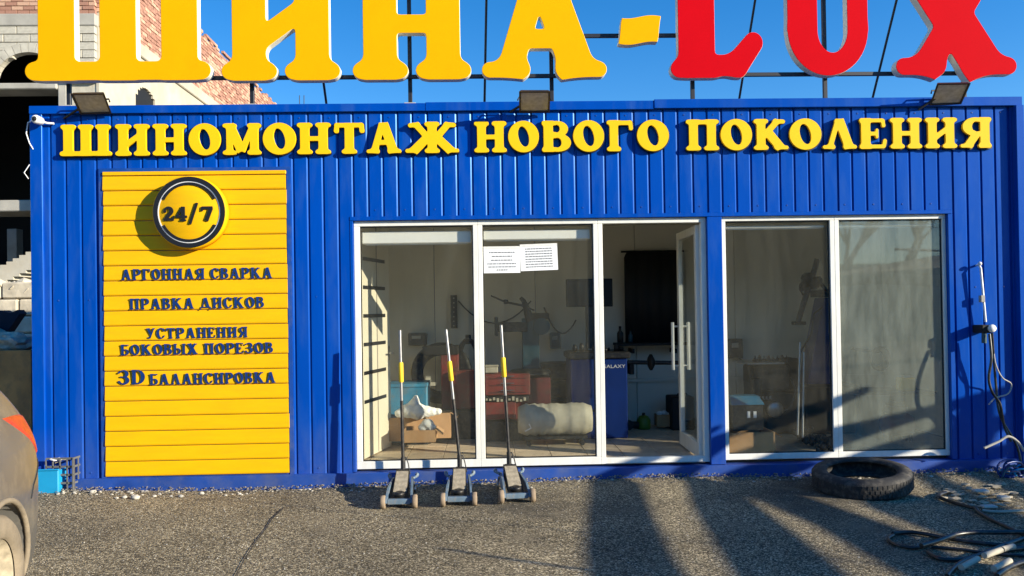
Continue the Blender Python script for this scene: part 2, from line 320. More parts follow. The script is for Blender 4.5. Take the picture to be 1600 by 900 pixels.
def glyph(ch, N):
    g = None
    def new(w):
        nonlocal g; g = G(w, N); return g
    if ch == 'Ш':
        new(1.62); [g.stem(x, 1, 0, .15, .17) for x in (.27, .81, 1.35)]; g.u(g.cap(.08, .075, 1.54, .075, .075), .05)
    elif ch == 'И':
        new(1.1); g.stem(.25); g.stem(.85); g.u(g.bar(.25, .28, .85, .70, .085), .04)
    elif ch == 'Н':
        new(1.1); g.stem(.25); g.stem(.85); g.u(g.box(.25, .42, .85, .57), .03)
    elif ch == 'П':
        new(1.1); g.stem(.25); g.stem(.85); g.u(g.box(.2, .85, .9, .998), .03)
    elif ch == 'О':
        new(1.0); g.u(g.ell(.5, .5, .5, .52)); g.sub(g.ell(.5, .5, .165, .34, .22))
    elif ch == 'С':
        new(.96); g.u(g.ell(.5, .5, .5, .52)); g.sub(g.ell(.56, .5, .22, .36, .1)); g.sub(g.box(.58, .34, 1.2, .66, .1))
        g.u(g.cap(.80, .72, .82, .92, .06, .07), .03)
    elif ch == 'М':
        new(1.3); g.stem(.24, 1, 1, .11, .17); g.stem(1.06, 1, 1, .14, .17); g.u(g.bar(.24, .96, .64, .10, .15), .03); g.u(g.bar(1.04, .96, .64, .10, .10), .03)
    elif ch == 'Т':
        new(1.0); g.stem(.5, 0, 1); g.u(g.cap(.1, .92, .9, .92, .075), .04); g.u(g.cap(.09, .92, .075, .74, .07, .08), .04); g.u(g.cap(.91, .92, .925, .74, .07, .08), .04)
    elif ch in 'АЛ':
        new(1.16); g.u(g.bar(.52, .97, .24, .05, .105 if ch == 'А' else .085), .03); g.u(g.bar(.56, .97, .88, .05, .15), .03); g.u(g.cap(.48, .92, .60, .92, .08), .03)
        if ch == 'А': g.u(g.box(.3, .27, .85, .43), .02)
        g.serif(.21, .062, .15); g.serif(.91, .062, .16)
    elif ch == 'Д':
        new(1.2); g.u(g.bar(.52, .97, .26, .1, .085), .03); g.u(g.bar(.58, .97, .90, .1, .15), .03); g.u(g.cap(.5, .92, .62, .92, .08), .03)
        g.u(g.box(.1, .06, 1.1, .2), .03); g.u(g.cap(.1, .14, .09, -.06, .07), .02); g.u(g.cap(1.1, .14, 1.11, -.06, .07), .02)
    elif ch == 'Ж':
        new(1.7); g.stem(.85, 1, 1, .14, .17)
        for sx in (-1, 1):
            g.u(g.bar(.85+sx*.12, .48, .85+sx*.5, .94, .10), .03); g.u(g.cap(.85+sx*.44, .92, .85+sx*.66, .90, .075), .05)
            g.u(g.bar(.85+sx*.12, .52, .85+sx*.58, .05, .14), .03); g.u(g.cap(.85+sx*.5, .065, .85+sx*.76, .065, .065), .06)
    elif ch in 'КХX':
        if ch == 'К':
            new(1.2); g.stem(.25); g.u(g.bar(.35, .45, .82, .95, .10), .03); g.u(g.cap(.72, .935, 1.0, .92, .07), .05)
            g.u(g.bar(.45, .62, .92, .05, .15), .03); g.u(g.cap(.76, .062, 1.12, .062, .062), .06)
        else:
            new(1.16); g.u(g.bar(.28, .97, .88, .03, .19), .03); g.u(g.bar(.86, .97, .27, .03, .12), .03)
            g.serif(.26, .93, .17, .07); g.serif(.92, .93, .13, .07); g.serif(.24, .07, .16, .07); g.serif(.93, .07, .17, .07)
    elif ch in 'ВБ':
        new(1.0); g.stem(.26, 1, 1, .15, .14)
        if ch == 'В': g.u(g.ell(.55, .74, .33, .26), .02); g.u(g.box(.1, .86, .55, .998), .02)
        else: g.u(g.box(.15, .86, .85, .998), .03); g.u(g.cap(.85, .93, .86, .78, .065), .03)
        g.u(g.ell(.55, .29, .42, .30), .02); g.u(g.box(.1, .002, .55, .12), .02)
        g.sub(g.ell(.54, .29, .13, .16)); g.sub(g.box(.41, .14, .54, .44, .03))
        if ch == 'В': g.sub(g.ell(.53, .75, .09, .125)); g.sub(g.box(.41, .64, .53, .86, .03))
        else: g.sub(g.box(.41, .62, 1.2, .84, .04))
    elif ch in 'РЯ':
        new(1.02); g.stem(.26, 1, 1, .15, .15); g.u(g.ell(.58, .70, .40, .31), .02); g.u(g.box(.1, .88, .55, .998), .02)
        g.sub(g.ell(.54, .70, .13, .17)); g.sub(g.box(.41, .54, .54, .86, .03))
        if ch == 'Я':
            g.u(g.bar(.5, .5, .82, .05, .13), .03); g.u(g.cap(.7, .062, 1.0, .062, .062), .05); g.D = g.D[:, ::-1]
    elif ch == 'Г':
        new(.88); g.stem(.26); g.u(g.box(.2, .85, .82, .998), .03); g.u(g.cap(.84, .93, .86, .74, .07), .04)
    elif ch == 'Е':
        new(.92); g.stem(.26, 1, 1, .15, .14); g.u(g.box(.2, .87, .8, .998), .02); g.u(g.cap(.81, .93, .83, .76, .06), .03)
        g.u(g.box(.3, .43, .62, .56), .02); g.u(g.cap(.62, .62, .62, .38, .045), .03); g.u(g.box(.2, .002, .82, .13), .02); g.u(g.cap(.83, .07, .87, .26, .06), .03)
    elif ch == 'У':
        new(1.05); g.u(g.bar(.26, .95, .58, .35, .14), .03); g.u(g.bar(.86, .95, .44, .05, .085), .03); g.u(g.cap(.42, .09, .25, .12, .085), .04)
        g.serif(.24, .935, .17); g.serif(.86, .935, .13)
    elif ch == 'Ы':
        new(1.45); g.stem(.26, 1, 1, .14, .14); g.u(g.ell(.5, .30, .38, .31), .02); g.u(g.box(.1, .002, .5, .12), .02)
        g.sub(g.ell(.5, .30, .11, .17)); g.sub(g.box(.4, .15, .5, .45, .03)); g.stem(1.17, 1, 1, .14, .15)
    elif ch in 'З3':
        new(.88); g.u(g.ell(.42, .73, .40, .28), .02); g.u(g.ell(.42, .29, .45, .31), .02)
        g.sub(g.ell(.36, .72, .16, .15)); g.sub(g.ell(.36, .30, .17, .17)); g.sub(g.box(-.3, .60, .34, .78, .02)); g.sub(g.box(-.3, .26, .33, .47, .02)); g.u(g.cap(.25, .505, .5, .505, .05), .03)
        g.u(g.cap(.08, .80, .08, .8, .09), .03); g.u(g.cap(.09, .2, .09, .2, .1), .03)
    elif ch == 'D':
        new(1.1); g.stem(.26, 1, 1, .15, .15); g.u(g.ell(.52, .5, .54, .499), .02); g.sub(g.box(-.5, -.3, .11, 1.3)); g.u(g.cap(.10, .06, .3, .06, .06), .03); g.u(g.cap(.10, .94, .3, .94, .06), .03)
        g.sub(g.ell(.50, .5, .24, .36)); g.u(g.box(.11, .05, .41, .95), .02)
    elif ch == 'L':
        new(1.0); g.stem(.33, 1, 1, .18, .2); g.u(g.box(.2, .0, .80, .18), .03); g.u(g.cap(.76, .11, .92, .30, .11, .09), .06)
    elif ch == 'U':
        new(1.16); g.u(g.cap(.58, .42, .58, .42, .42), .02); g.u(g.box(.16, .4, .46, .97), .02); g.u(g.box(.80, .4, 1.0, .97), .02)
        g.sub(g.ell(.63, .42, .17, .23)); g.sub(g.box(.46, .42, .80, 1.3, .01)); g.serif(.31, .93, .2, .07); g.serif(.9, .93, .17, .07)
    elif ch == '-':
        new(.8); g.u(g.bar(.16, .5, .60, .5, .24), .02); g.D = np.full(g.X.shape, 9.0); a = (g.Y-.5)*.26
        qx = np.abs(g.X-.38-a+.025*np.sin((g.Y-.5)*7))-.27; qy = np.abs(g.Y-.5-.025*np.sin((g.X-.38)*9))-.20
        g.D = np.minimum(np.maximum(qx, qy), 0)+np.hypot(np.maximum(qx, 0), np.maximum(qy, 0))-.012
    elif ch == '2':
        new(.85); g.u(g.ell(.42, .68, .36, .31)); g.sub(g.ell(.34, .66, .15, .16)); g.sub(g.box(-.3, .2, .3, .6, .02)); g.u(g.bar(.60, .55, .22, .16, .12), .05); g.u(g.box(.05, .0, .8, .19), .03); g.u(g.cap(.76, .1, .8, .3, .05), .03); g.u(g.cap(.14, .66, .14, .66, .11), .02)
    elif ch == '4':
        new(.95); g.u(g.box(.45, .0, .75, 1.0), .03); g.u(g.bar(.55, .95, .10, .32, .08), .03); g.u(g.box(.03, .22, .92, .38), .03); g.serif(.6, .05, .2, .05)
    elif ch == '7':
        new(.85); g.u(g.box(.06, .80, .82, 1.0), .03); g.u(g.bar(.72, .88, .38, .0, .13), .03); g.u(g.cap(.1, .9, .09, .72, .06), .03)
    elif ch == '/':
        new(.7); g.u(g.bar(.18, -.08, .52, 1.06, .06), .01)
    return g
def contours(g):
    D, st = g.D, g.st; ny, nx = D.shape; D = np.where(np.abs(D) < 1e-7, 1e-7, D); D[0, :] = D[-1, :] = 1; D[:, 0] = D[:, -1] = 1
    I = D < 0; seg = {}; P = {}
    def ept(a, b):
        k = (a, b) if a < b else (b, a)
        if k not in P:
            (j0, i0), (j1, i1) = k; d0, d1 = D[j0, i0], D[j1, i1]; t = d0/(d0-d1)
            P[k] = (g.x0+(i0+(i1-i0)*t)*st, g.y0+(j0+(j1-j0)*t)*st)
        return k
    cells = np.argwhere(~((I[:-1, :-1] == I[1:, :-1]) & (I[:-1, :-1] == I[:-1, 1:]) & (I[:-1, :-1] == I[1:, 1:])))
    for j, i in cells:
        c = [(j, i), (j, i+1), (j+1, i+1), (j+1, i)]; ins = [I[p] for p in c]; ent = []; ext = []
        for k in range(4):
            a, b = c[k], c[(k+1) % 4]
            if ins[k] and not ins[(k+1) % 4]: ext.append(ept(a, b))
            elif not ins[k] and ins[(k+1) % 4]: ent.append(ept(a, b))
        for k in range(len(ext)): seg[ext[k]] = ent[k] if len(ext) == 1 else ent[(k+1) % 2]
    out = []
    while seg:
        s0, nxt = seg.popitem(); ch = [s0, nxt]
        while nxt in seg: nxt = seg.pop(nxt); ch.append(nxt)
        pts = [P[k] for k in ch[:-1]]
        res = []
        for p in pts:
            if not res or math.hypot(p[0]-res[-1][0], p[1]-res[-1][1]) > st*.45: res.append(p)
        if len(res) > 5: out.append(res)
    return out
_gc = {}
def glyph_contours(ch, N):
    if (ch, N) not in _gc:
        gg = glyph(ch, N); gg.D = gg.D+(.026 if N == 40 else -.012 if N == 72 else 0); cs = contours(gg); xs = [p[0] for c in cs for p in c]; _gc[(ch, N)] = (cs, min(xs), max(xs))
    return _gc[(ch, N)]
def letter(ch, x0, x1, z0, h, yf, depth, face, side, parent, bev=.003, N=44):
    """one solid letter: front at y = yf, as deep as depth"""
    cs, a, b = glyph_contours(ch, N); sx = (x1-x0)/(b-a)
    cu = bpy.data.curves.new('letter', 'CURVE'); cu.dimensions = '2D'; cu.fill_mode = 'BOTH'
    cu.extrude = depth/2-bev; cu.bevel_depth = bev; cu.bevel_resolution = 1; cu.offset = -bev
    for c in cs:
        sp = cu.splines.new('POLY'); sp.points.add(len(c)-1); sp.use_cyclic_u = True
        for k, p in enumerate(c): sp.points[k].co = ((p[0]-a)*sx-(x1-x0)/2, p[1]*h, 0, 1)
    t = bpy.data.objects.new('tmp', cu); C.objects.link(t)
    dg = bpy.context.evaluated_depsgraph_get(); me = bpy.data.meshes.new_from_object(t.evaluated_get(dg))
    bpy.data.objects.remove(t); bpy.data.curves.remove(cu)
    me.transform(Matrix.Rotation(PI/2, 4, 'X')); me.materials.clear(); me.materials.append(face); me.materials.append(side); me.name = 'letter'
    for p in me.polygons: p.material_index = 0 if p.normal.y < -.9 else 1; p.use_smooth = False
    p = parent; off = Vector((0, 0, 0))
    while p is not None: off += p.location; p = p.parent
    return ob('letter', me, parent, Vector(((x0+x1)/2, yf+depth/2, z0))-off)

# ------------------------------------------------------------------ ground
def hgt(x, y): return 0.0
gx = np.concatenate([np.linspace(-600, -12, 8), np.linspace(-10, 12, 60), np.linspace(14, 600, 8)])
gy = np.concatenate([np.linspace(-600, -12, 8), np.linspace(-10, 4, 50), np.linspace(5, 600, 10)])
mb = MB(); vs = []
rs = np.random.RandomState(3); ph = rs.rand(12, 3)*6
def und(x, y):
    e = 0
    if -10 < x < 12 and -10 < y < 4:
        for k in range(6): e += .006*math.sin(x*(.7+k*.45)+ph[k, 0])*math.sin(y*(.8+k*.4)+ph[k, 1])
    return e
for y in gy:
    for x in gx: vs.append((x, y, und(x, y)))
nx = len(gx); mb.add(vs, [(j*nx+i, j*nx+i+1, (j+1)*nx+i+1, (j+1)*nx+i) for j in range(len(gy)-1) for i in range(nx-1)], True)
tag(mb.build('ground', M['asphalt']), 'worn gravelly grey asphalt yard in front of the blue shop', kind='structure')
# loose gravel on the yard: nobody could count it
def pebble(mbx, c, r, rnd):
    a = rnd.uniform(0, 6.28); q = [(1, 0, 0), (0, 1, 0), (-1, 0, 0), (0, -1, 0), (0, 0, .7), (0, 0, -.4)]
    vs = []
    for p in q:
        k = rnd.uniform(.6, 1.3)*r; x, y = p[0]*math.cos(a)-p[1]*math.sin(a), p[0]*math.sin(a)+p[1]*math.cos(a)
        vs.append((c[0]+x*k+rnd.uniform(-.3, .3)*r, c[1]+y*k, c[2]+p[2]*k))
    mbx.add(vs, [(0,1,4),(1,2,4),(2,3,4),(3,0,4),(1,0,5),(2,1,5),(3,2,5),(0,3,5)])
rg = random.Random(11); mb = MB()
for k in range(26000):
    y = -5.2*rg.random()**1.15; x = rg.uniform(-4.2, 5.2)
    pebble(mb, (x, y, und(x, y)+.001), rg.uniform(.002, .0055), rg)
for k in range(2400):
    x = rg.uniform(-3.8, 4.7); y = -abs(rg.gauss(0, .12))-.02
    r = rg.uniform(.004, .013); pebble(mb, (x, y, und(x, y)+r*.3+max(0, .03-abs(y)*.15)), r, rg)
for k in range(5000):
    y = -5.0*rg.random()**1.1; x = rg.uniform(-4.2, 5.2); pebble(mb, (x, y, und(x, y)+.001), rg.uniform(.0025, .006), rg); mb.mi[-8:] = [rg.choice([1, 1, 2])]*8
tag(mb.build('gravel', [M['gravel'], M['stone'], M['darkmetal']]), 'loose fine gravel strewn over the asphalt, thickest along the container base', kind='stuff')
# cracks in the asphalt
mb = MB(); pts = [(442, 795), (425, 812), (415, 828), (398, 850), (380, 880), (368, 905)]
g = [gr(*p) for p in pts]
for i in range(len(g)-1):
    d = (g[i+1]-g[i]).normalized(); n_ = Vector((-d.y, d.x, 0))*.006; z = Vector((0, 0, .006))
    a_, b_ = g[i], g[i+1]; a_.z = und(a_.x, a_.y); b_.z = und(b_.x, b_.y)
    mb.quad([a_-n_*(1-i*.1)+z, a_+n_*(1-i*.1)+z, b_+n_*(1-i*.12)+z, b_-n_*(1-i*.12)+z])
tag(mb.build('asphalt_crack', mat('crack_dirt', (.045, .04, .035), .95)), 'thin dark crack running down through the asphalt', kind='structure')
# earth rise far behind camera and rubble ground on the left
# ------------------------------------------------------------------ container shop
XL, XR, ZT = -3.81, 4.67, 3.235
shop = thing('container_shop', 'blue corrugated steel container tyre workshop with glazed front', 'building')
AX0, AX1, BX0, BX1, OZ0, OZ1 = -1.13, 1.90, 2.03, 4.01, .125, 2.24
PER = .1265
def sheet(x0, x1, z0, z1):
    prof = []; k = math.floor(x0/PER)-1
    while k*PER < x1+PER:
        b = k*PER; prof += [(b, 0), (b+.010, .0060), (b+.014, .015), (b+.024, .015), (b+.027, 0)]; k += 1
    pr = []
    for i, (x, y) in enumerate(prof):
        if x0 < x < x1: pr.append((x, y))
    pr = [(x0, pr[0][1] if pr else 0)]+pr+[(x1, pr[-1][1] if pr else 0)]
    vs = []; fs = []
    for x, y in pr: vs += [(x, y, z0), (x, y, z1), (x, y+.0008+.001, z0)]
    n = len(pr)
    vs = [(x, y, z0) for x, y in pr]+[(x, y, z1) for x, y in pr]
    fs = [(i, i+1, n+i+1, n+i) for i in range(n-1)]
    mb = MB(); mb.add(vs, fs); return part(mb, 'wall_panel', M['blue'], shop)
def screws(z, x0, x1):
    mb = MB(); k = math.ceil(x0/PER)
    while k*PER+.07 < x1:
        x = k*PER+.072; mb.cyl((x, -.0045, z), (x, .0, z), .0055, 6, r2=.007); k += 2
    o = part(mb, 'screw_heads', M['blue_dark'], shop); o['kind'] = 'stuff'
screws(3.12, XL+.12, 4.5); screws(2.33, -1.1, 4.0); screws(.15, -1.62, -1.2); screws(.15, 4.1, 4.5); screws(1.6, -1.62, -1.2); screws(1.6, 4.1, 4.5); screws(1.6, XL+.12, -3.3); screws(.15, XL+.12, -3.3)
cuts = [XL+.1, -3.215, -2.2, -1.69, AX0-.03]
for i in range(len(cuts)-1):
    if i in (1, 2): sheet(cuts[i], cuts[i+1], 2.70, 3.17); sheet(cuts[i], cuts[i+1], .10, 2.70)
    else: sheet(cuts[i], cuts[i+1], .10, 3.17)
xs = [AX0-.03, -.13, .885, 1.9, 3.04, 4.05]
for i in range(len(xs)-1): sheet(xs[i], xs[i+1], 2.275, 3.17)
sheet(4.05, 4.60, .10, 3.17)
P_ = lambda a, b, name='trim', m_='blue', bv=.003: part(MB().bbox(a, b, bv), name, M[m_], shop)
P_((XL, -.03, 3.165), (-.5, .05, 3.232), 'roof_trim'); P_((-.5, -.033, 3.164), (1.455, .05, 3.238), 'roof_trim'); P_((1.455, -.04, 3.17), (XR, .05, 3.247), 'roof_trim')
P_((XL, -.022, .0), (XL+.1, .12, 3.164), 'corner_post'); P_((XR-.07, -.06, .0), (XR, .12, 3.169), 'corner_post')
P_((XL+.1, -.035, -.02), (XR-.07, .10, .105), 'base_beam', 'blue_dark')
P_((AX0-.028, -.006, 2.24), (BX1+.035, .10, 2.274), 'lintel_trim')
P_((AX1+.001, -.006, .108), (BX0-.001, .16, 2.238), 'door_post')
P_((AX0-.028, -.004, .108), (AX0-.001, .10, 2.238), 'jamb_trim'); P_((BX1+.001, -.006, .108), (BX1+.04, .10, 2.238), 'jamb_trim')
# shell: side walls, rear wall, roof, floor, ceiling
part(MB().box((XL+.005, .12, 0), (XL+.06, 2.42, 3.2)), 'side_wall', M['blue'], shop)
part(MB().box((XR-.06, .12, 0), (XR-.005, 2.42, 3.2)), 'side_wall', M['blue'], shop)
part(MB().box((XL+.06, 2.40, 0), (XR-.06, 2.45, 3.2)), 'rear_wall', M['blue'], shop)
part(MB().box((XL+.01, .051, 3.17), (XR-.01, 2.45, 3.215)), 'roof', M['blue_dark'], shop)
part(MB().box((XL+.062, .10, 2.42), (XR-.062, 2.398, 2.46)), 'ceiling', M['wall_in'], shop)
part(MB().box((XL+.062, .0985, .02), (XR-.062, 2.398, .115)), 'floor_base', M['grout'], shop)
# inner lining: rear wall boards
x = -1.75; 
while x < XR-.1:
    x2 = min(x+1.15, XR-.07); part(MB().bbox((x+.003, 2.30, .12), (x2-.003, 2.33, 2.42), .004), 'wall_board', M['wall_in'], shop); x = x2
part(MB().box((-1.75, 2.27, .62), (XR-.07, 2.299, .66)), 'dado_rail', M['wall_in'], shop)
part(MB().box((-1.80, .13, .12), (-1.755, 2.3, 2.42)), 'partition_wall', M['wall_in'], shop)
part(MB().box((XR-.10, .13, .12), (XR-.065, 2.3, 2.42)), 'inner_side_wall', M['wall_in'], shop)
part(MB().box((-1.755, .1125, .12), (AX0-.0005, .128, 2.42)), 'inner_front_board', M['wall_in'], shop)
part(MB().box((AX0-.0005, .1125, 2.245), (BX1+.04, .128, 2.42)), 'inner_front_board', M['wall_in'], shop)
part(MB().box((BX1+.0405, .1125, .12), (XR-.11, .128, 2.42)), 'inner_front_board', M['wall_in'], shop)
tm = MB().bbox((-.163, -.163, 0), (.163, .163, .012), .003).mesh('floor_tile', M['tile'])
for i in range(19):
    for j in range(7):
        o = ob('floor_tile', tm, shop, (-1.58+i*.33, .27+j*.33, .1165+random.uniform(0, .0015)))
# glazed front
def frame_mesh(x0, x1, z0, z1, wl, wr, wt, wb, y0=.03, y1=.09):
    mb = MB()
    mb.bbox((x0, y0, z0), (x1, y1, z0+wb), .003); mb.bbox((x0, y0, z1-wt), (x1, y1, z1), .003)
    mb.bbox((x0, y0+.0006, z0+wb), (x0+wl, y1-.001, z1-wt), .003); mb.bbox((x1-wr, y0+.0006, z0+wb), (x1, y1-.001, z1-wt), .003)
    return mb
def window(x0, x1, z0, z1, wl, wr, wt, wb, gm, name='window'):
    f = part(frame_mesh(x0, x1, z0, z1, wl, wr, wt, wb), name, M['frame'], shop)
    sl = MB(); a, b, c, d = x0+wl, x1-wr, z0+wb, z1-wt; t = .008
    sl.box((a, .048, c), (b, .066, c+t)); sl.box((a, .048, d-t), (b, .066, d)); sl.box((a, .048, c+t), (a+t, .066, d-t)); sl.box((b-t, .048, c+t), (b, .066, d-t))
    part(sl, 'gasket', M['black'], f)
    part(MB().box((a+.001, .055, c+.001), (b-.001, .059, d-.001)), 'pane', gm, f); return f
window(AX0, -.075, OZ0, OZ1, .05, .04, .045, .065, M['glass'])
window(-.0745, .96, OZ0, OZ1, .04, .04, .045, .065, M['glass'])
# open doorway frame
f = part(frame_mesh(.9605, AX1, OZ0, OZ1, .04, .045, .045, .05), 'door_frame', M['frame'], shop)
part(MB().bbox((1.0, .02, .124), (1.855, .16, .132), .002), 'threshold', M['steel'], f)
window(BX0, 3.025, OZ0+.012, OZ1+.006, .04, .04, .045, .05, M['glass'])
window(3.0255, BX1, OZ0+.012, OZ1+.006, .04, .03, .045, .05, M['glass_dusty'])
# glazed door swung inwards, hinged at the right of the opening
door = thing('glass_door', 'open white framed glass door with a long upright handle, swung inside the doorway', 'door', (1.845, .10, .14), 0)
door.rotation_euler = (0, 0, math.radians(88.5))
def dpart(mb, name, m_, par=None): return mb.build(name, m_, par or door)
mb = MB(); W_, H_ = .80, 2.04
for a, b in (((0, -.02, 0), (W_, .02, .13)), ((0, -.02, H_-.07), (W_, .02, H_)), ((0, -.0195, .13), (.07, .0195, H_-.07)), ((W_-.07, -.0195, .13), (W_, .0195, H_-.07))): mb.bbox(a, b, .003)
dpart(mb, 'door_frame', M['frame']); dpart(MB().box((.07, -.004, .13), (W_-.07, .004, H_-.07)), 'pane', M['glass'])
mb = MB(); mb.cyl((W_-.035, .075, .72), (W_-.035, .075, 1.18), .016, 14)
for z in (.76, 1.14): mb.cyl((W_-.035, .02, z), (W_-.035, .075, z), .009, 10)
dpart(mb, 'handle', M['frame'])
mb = MB(); mb.cyl((W_-.035, -.075, .72), (W_-.035, -.075, 1.18), .016, 14)
for z in (.76, 1.14): mb.cyl((W_-.035, -.02, z), (W_-.035, -.075, z), .009, 10)
dpart(mb, 'handle', M['frame'])
# roller blind cassettes behind the panes
for i, (a, b, z0, z1, lb) in enumerate(((-1.075, -.13, 2.05, 2.155, 'white roller blind cassette inside the left pane'), (-.03, .905, 2.07, 2.155, 'white roller blind cassette above the two taped papers'),
                       (2.075, 2.975, 2.145, 2.165, 'thin white blind rail inside the pane right of the door'), (3.07, 3.97, 2.145, 2.165, 'thin white blind rail inside the rightmost pane'))):
    t = thing('roller_blind', lb, 'blind', (0, 0, 0), group='roller blinds behind the panes')
    part(MB().bbox((a, .105, z0), (b, .16, z1), .008), 'cassette', M['cassette'], t)
    part(MB().tube([(a+.03, .13, z0-.004), (b-.03, .13, z0-.004)], .006, 8), 'bottom_bar', M['white'], t)

# ------------------------------------------------------------------ yellow slat sign
sb = thing('slat_sign_board', 'yellow slatted service board with round clock badge on the left of the blue wall', 'sign')
SX0, SX1, SZ0, SZ1 = -3.215, -1.685, .115, 2.675
mb = MB(); mb.box((SX0-.035, -.012, SZ0-.02), (SX0-.001, .012, SZ1+.03)); mb.box((SX1+.001, -.012, SZ0-.02), (SX1+.035, .012, SZ1+.03)); mb.box((SX0-.001, -.012, SZ1+.001), (SX1+.001, .012, SZ1+.03))
mb.box((SX0-.001, -.004, SZ0-.02), (SX1+.001, .010, SZ1+.001))
part(mb, 'backing_frame', M['blue_dark'], sb)
n = 20; pit = (SZ1-.035-SZ0)/n
for k in range(n):
    z = SZ0+k*pit; dx0, dx1 = random.uniform(-.003, .003), random.uniform(-.004, .004); s_ = random.uniform(-.0012, .0012)
    mb = MB(); x0, x1 = SX0+.003+dx0, SX1-.003+dx1
    sec = [(-.004, z+.001), (-.020+s_, z+.004), (-.024+s_, z+.014), (-.017+s_, z+pit-.010), (-.012, z+pit-.003), (-.004, z+pit-.002)]
    vs = [(x0, y, zz) for y, zz in sec]+[(x1, y, zz) for y, zz in sec]; q = len(sec)
    mb.add(vs, [(i, i+1, q+i+1, q+i) for i in range(q-1)]+[tuple(range(q)), tuple(range(2*q-1, q-1, -1))])
    part(mb, 'slat', M['yellow'], sb)
part(MB().bbox((SX0+.001, -.026, SZ1-.033), (SX1-.001, -.004, SZ1-.001), .004), 'top_slat', M['yellow'], sb)
# round badge standing off the slats
BC = Vector((-2.462, 0, 2.315)); br = .305; yb = -.115
mb = MB(); mb.lathe([(0, yb), (br-.008, yb), (br, yb+.006), (br, yb+.085), (0, yb+.085)], 'Y', BC, 96)
badge = part(mb, 'badge', M['yellow'], sb)
mb = MB()
for a in (0, 2.1, 4.2): mb.cyl(BC+Vector((.18*math.cos(a), -.035, .18*math.sin(a))), BC+Vector((.18*math.cos(a), -.01, .18*math.sin(a))), .012, 8)
part(mb, 'standoff', M['steel'], badge)
def arc(r0, r1, a0, a1, y0, y1, name, m_):
    mb = MB(); n = 64; full = abs(a1-a0) > 6.28; vs = []
    for k in range(n+1):
        a = a0+(a1-a0)*k/n
        for r, y in ((r0, y0), (r1, y0), (r1, y1), (r0, y1)): vs.append((BC.x+r*math.cos(a), y, BC.z+r*math.sin(a)))
    fs = [(4*k+j, 4*k+(j+1) % 4, 4*k+4+(j+1) % 4, 4*k+4+j) for k in range(n) for j in range(4)]
    if not full: fs += [(0, 1, 2, 3), (4*n+3, 4*n+2, 4*n+1, 4*n)]
    mb.add(vs, fs); return part(mb, name, m_, badge)
arc(.258, .295, 0, 2*PI, yb-.008, yb-.0005, 'ring', M['black'])
arc(.249, .2575, 0, 2*PI, yb-.004, yb-.0005, 'white_ring', M['white'])
arc(.226, .2485, math.radians(27), math.radians(153), yb-.008, yb-.0005, 'arc', M['black']); arc(.226, .2485, math.radians(207), math.radians(333), yb-.008, yb-.0005, 'arc', M['black'])
zb = 2.245; 
for ch, a, b, h, dz in (('2', -2.672, -2.582, .12, 0), ('4', -2.568, -2.478, .12, -.004), ('/', -2.464, -2.386, .155, -.018), ('7', -2.362, -2.265, .12, -.004)):
    letter(ch, a, b, zb+dz, h, yb-.012, .0115, M['black'], M['black'], badge, .001, 48)
# text rows
def wall_x(px, py): return at(px, py, -.02).x
def natural(text, N, gap, space):
    x = 0; out = []
    for ch in text:
        if ch == ' ': x += space; continue
        cs, a, b = glyph_contours(ch, N); out.append((ch, x, x+b-a)); x += b-a+gap
    return out, x-gap
def row(text, px0, px1, py, z0, h, yf, depth, face, side, parent, N=40, gap=.15, space=.52, big=None):
    lay, tot = natural(text, N, gap, space); X0, X1 = wall_x(px0, py), wall_x(px1, py); k = (X1-X0)/tot
    for ch, a, b in lay: letter(ch, X0+a*k, X0+b*k, z0, h, yf, depth, face, side, parent, .0008, N)
def zz(px, py): return at(px, py, -.03).z
NV = M['navy']
row('АРГОННАЯ СВАРКА', 190, 426, 427, zz(308, 436.5), .095, -.0315, .0065, NV, M['black'], sb)
row('ПРАВКА ДИСКОВ', 203, 413, 473, zz(308, 482.5), .095, -.0315, .0065, NV, M['black'], sb)
row('УСТРАНЕНИЯ', 229, 387, 519, zz(308, 528.5), .092, -.0315, .0065, NV, M['black'], sb)
row('БОКОВЫХ ПОРЕЗОВ', 189.5, 427, 544, zz(308, 553.5), .092, -.0315, .0065, NV, M['black'], sb)
row('3D', 185, 227, 589, zz(206, 601), .125, -.0315, .0065, NV, M['black'], sb)
row('БАЛАНСИРОВКА', 235, 431, 589, zz(333, 600), .095, -.0315, .0065, NV, M['black'], sb)

# ------------------------------------------------------------------ facade lettering
fs_ = thing('facade_lettering', 'row of yellow raised letters with added black shadow edges along the top of the blue wall', 'sign')
R2 = [('Ш', 93.2, 173.9), ('И', 180, 233.3), ('Н', 238.4, 291), ('О', 294.8, 344.6), ('М', 348, 407.7), ('О', 410.7, 462.3), ('Н', 464, 516.6), ('Т', 521.7, 569.3), ('А', 572.5, 626.7), ('Ж', 633, 717),
      ('Н', 740.8, 791.5), ('О', 794, 842), ('В', 846.5, 892), ('О', 895.5, 943.8), ('Г', 948, 989), ('О', 995.3, 1045),
      ('П', 1071.7, 1123.3), ('О', 1125.9, 1175), ('К', 1177.5, 1231.7), ('О', 1233.3, 1283.3), ('Л', 1285, 1338.5), ('Е', 1342.6, 1385.4), ('Н', 1390.5, 1440.5), ('И', 1445.3, 1495.3), ('Я', 1500, 1549)]
for ch, a, b in R2:
    letter(ch, at(a, 220, -.04).x, at(b, 220, -.04).x, 2.806, .26, -.045, .022, M['letter_yellow'], M['letter_yellow'], fs_, .002, 44)
    letter(ch, at(a-1.2, 220, -.02).x, at(b+1.2, 220, -.02).x, 2.799, .272, -.0228, .0215, M['black'], M['black'], fs_, .001, 44)['label'] = 'added black copy behind the letter for its shadow edge'  # slightly larger black copy stands in for the shadow around each letter

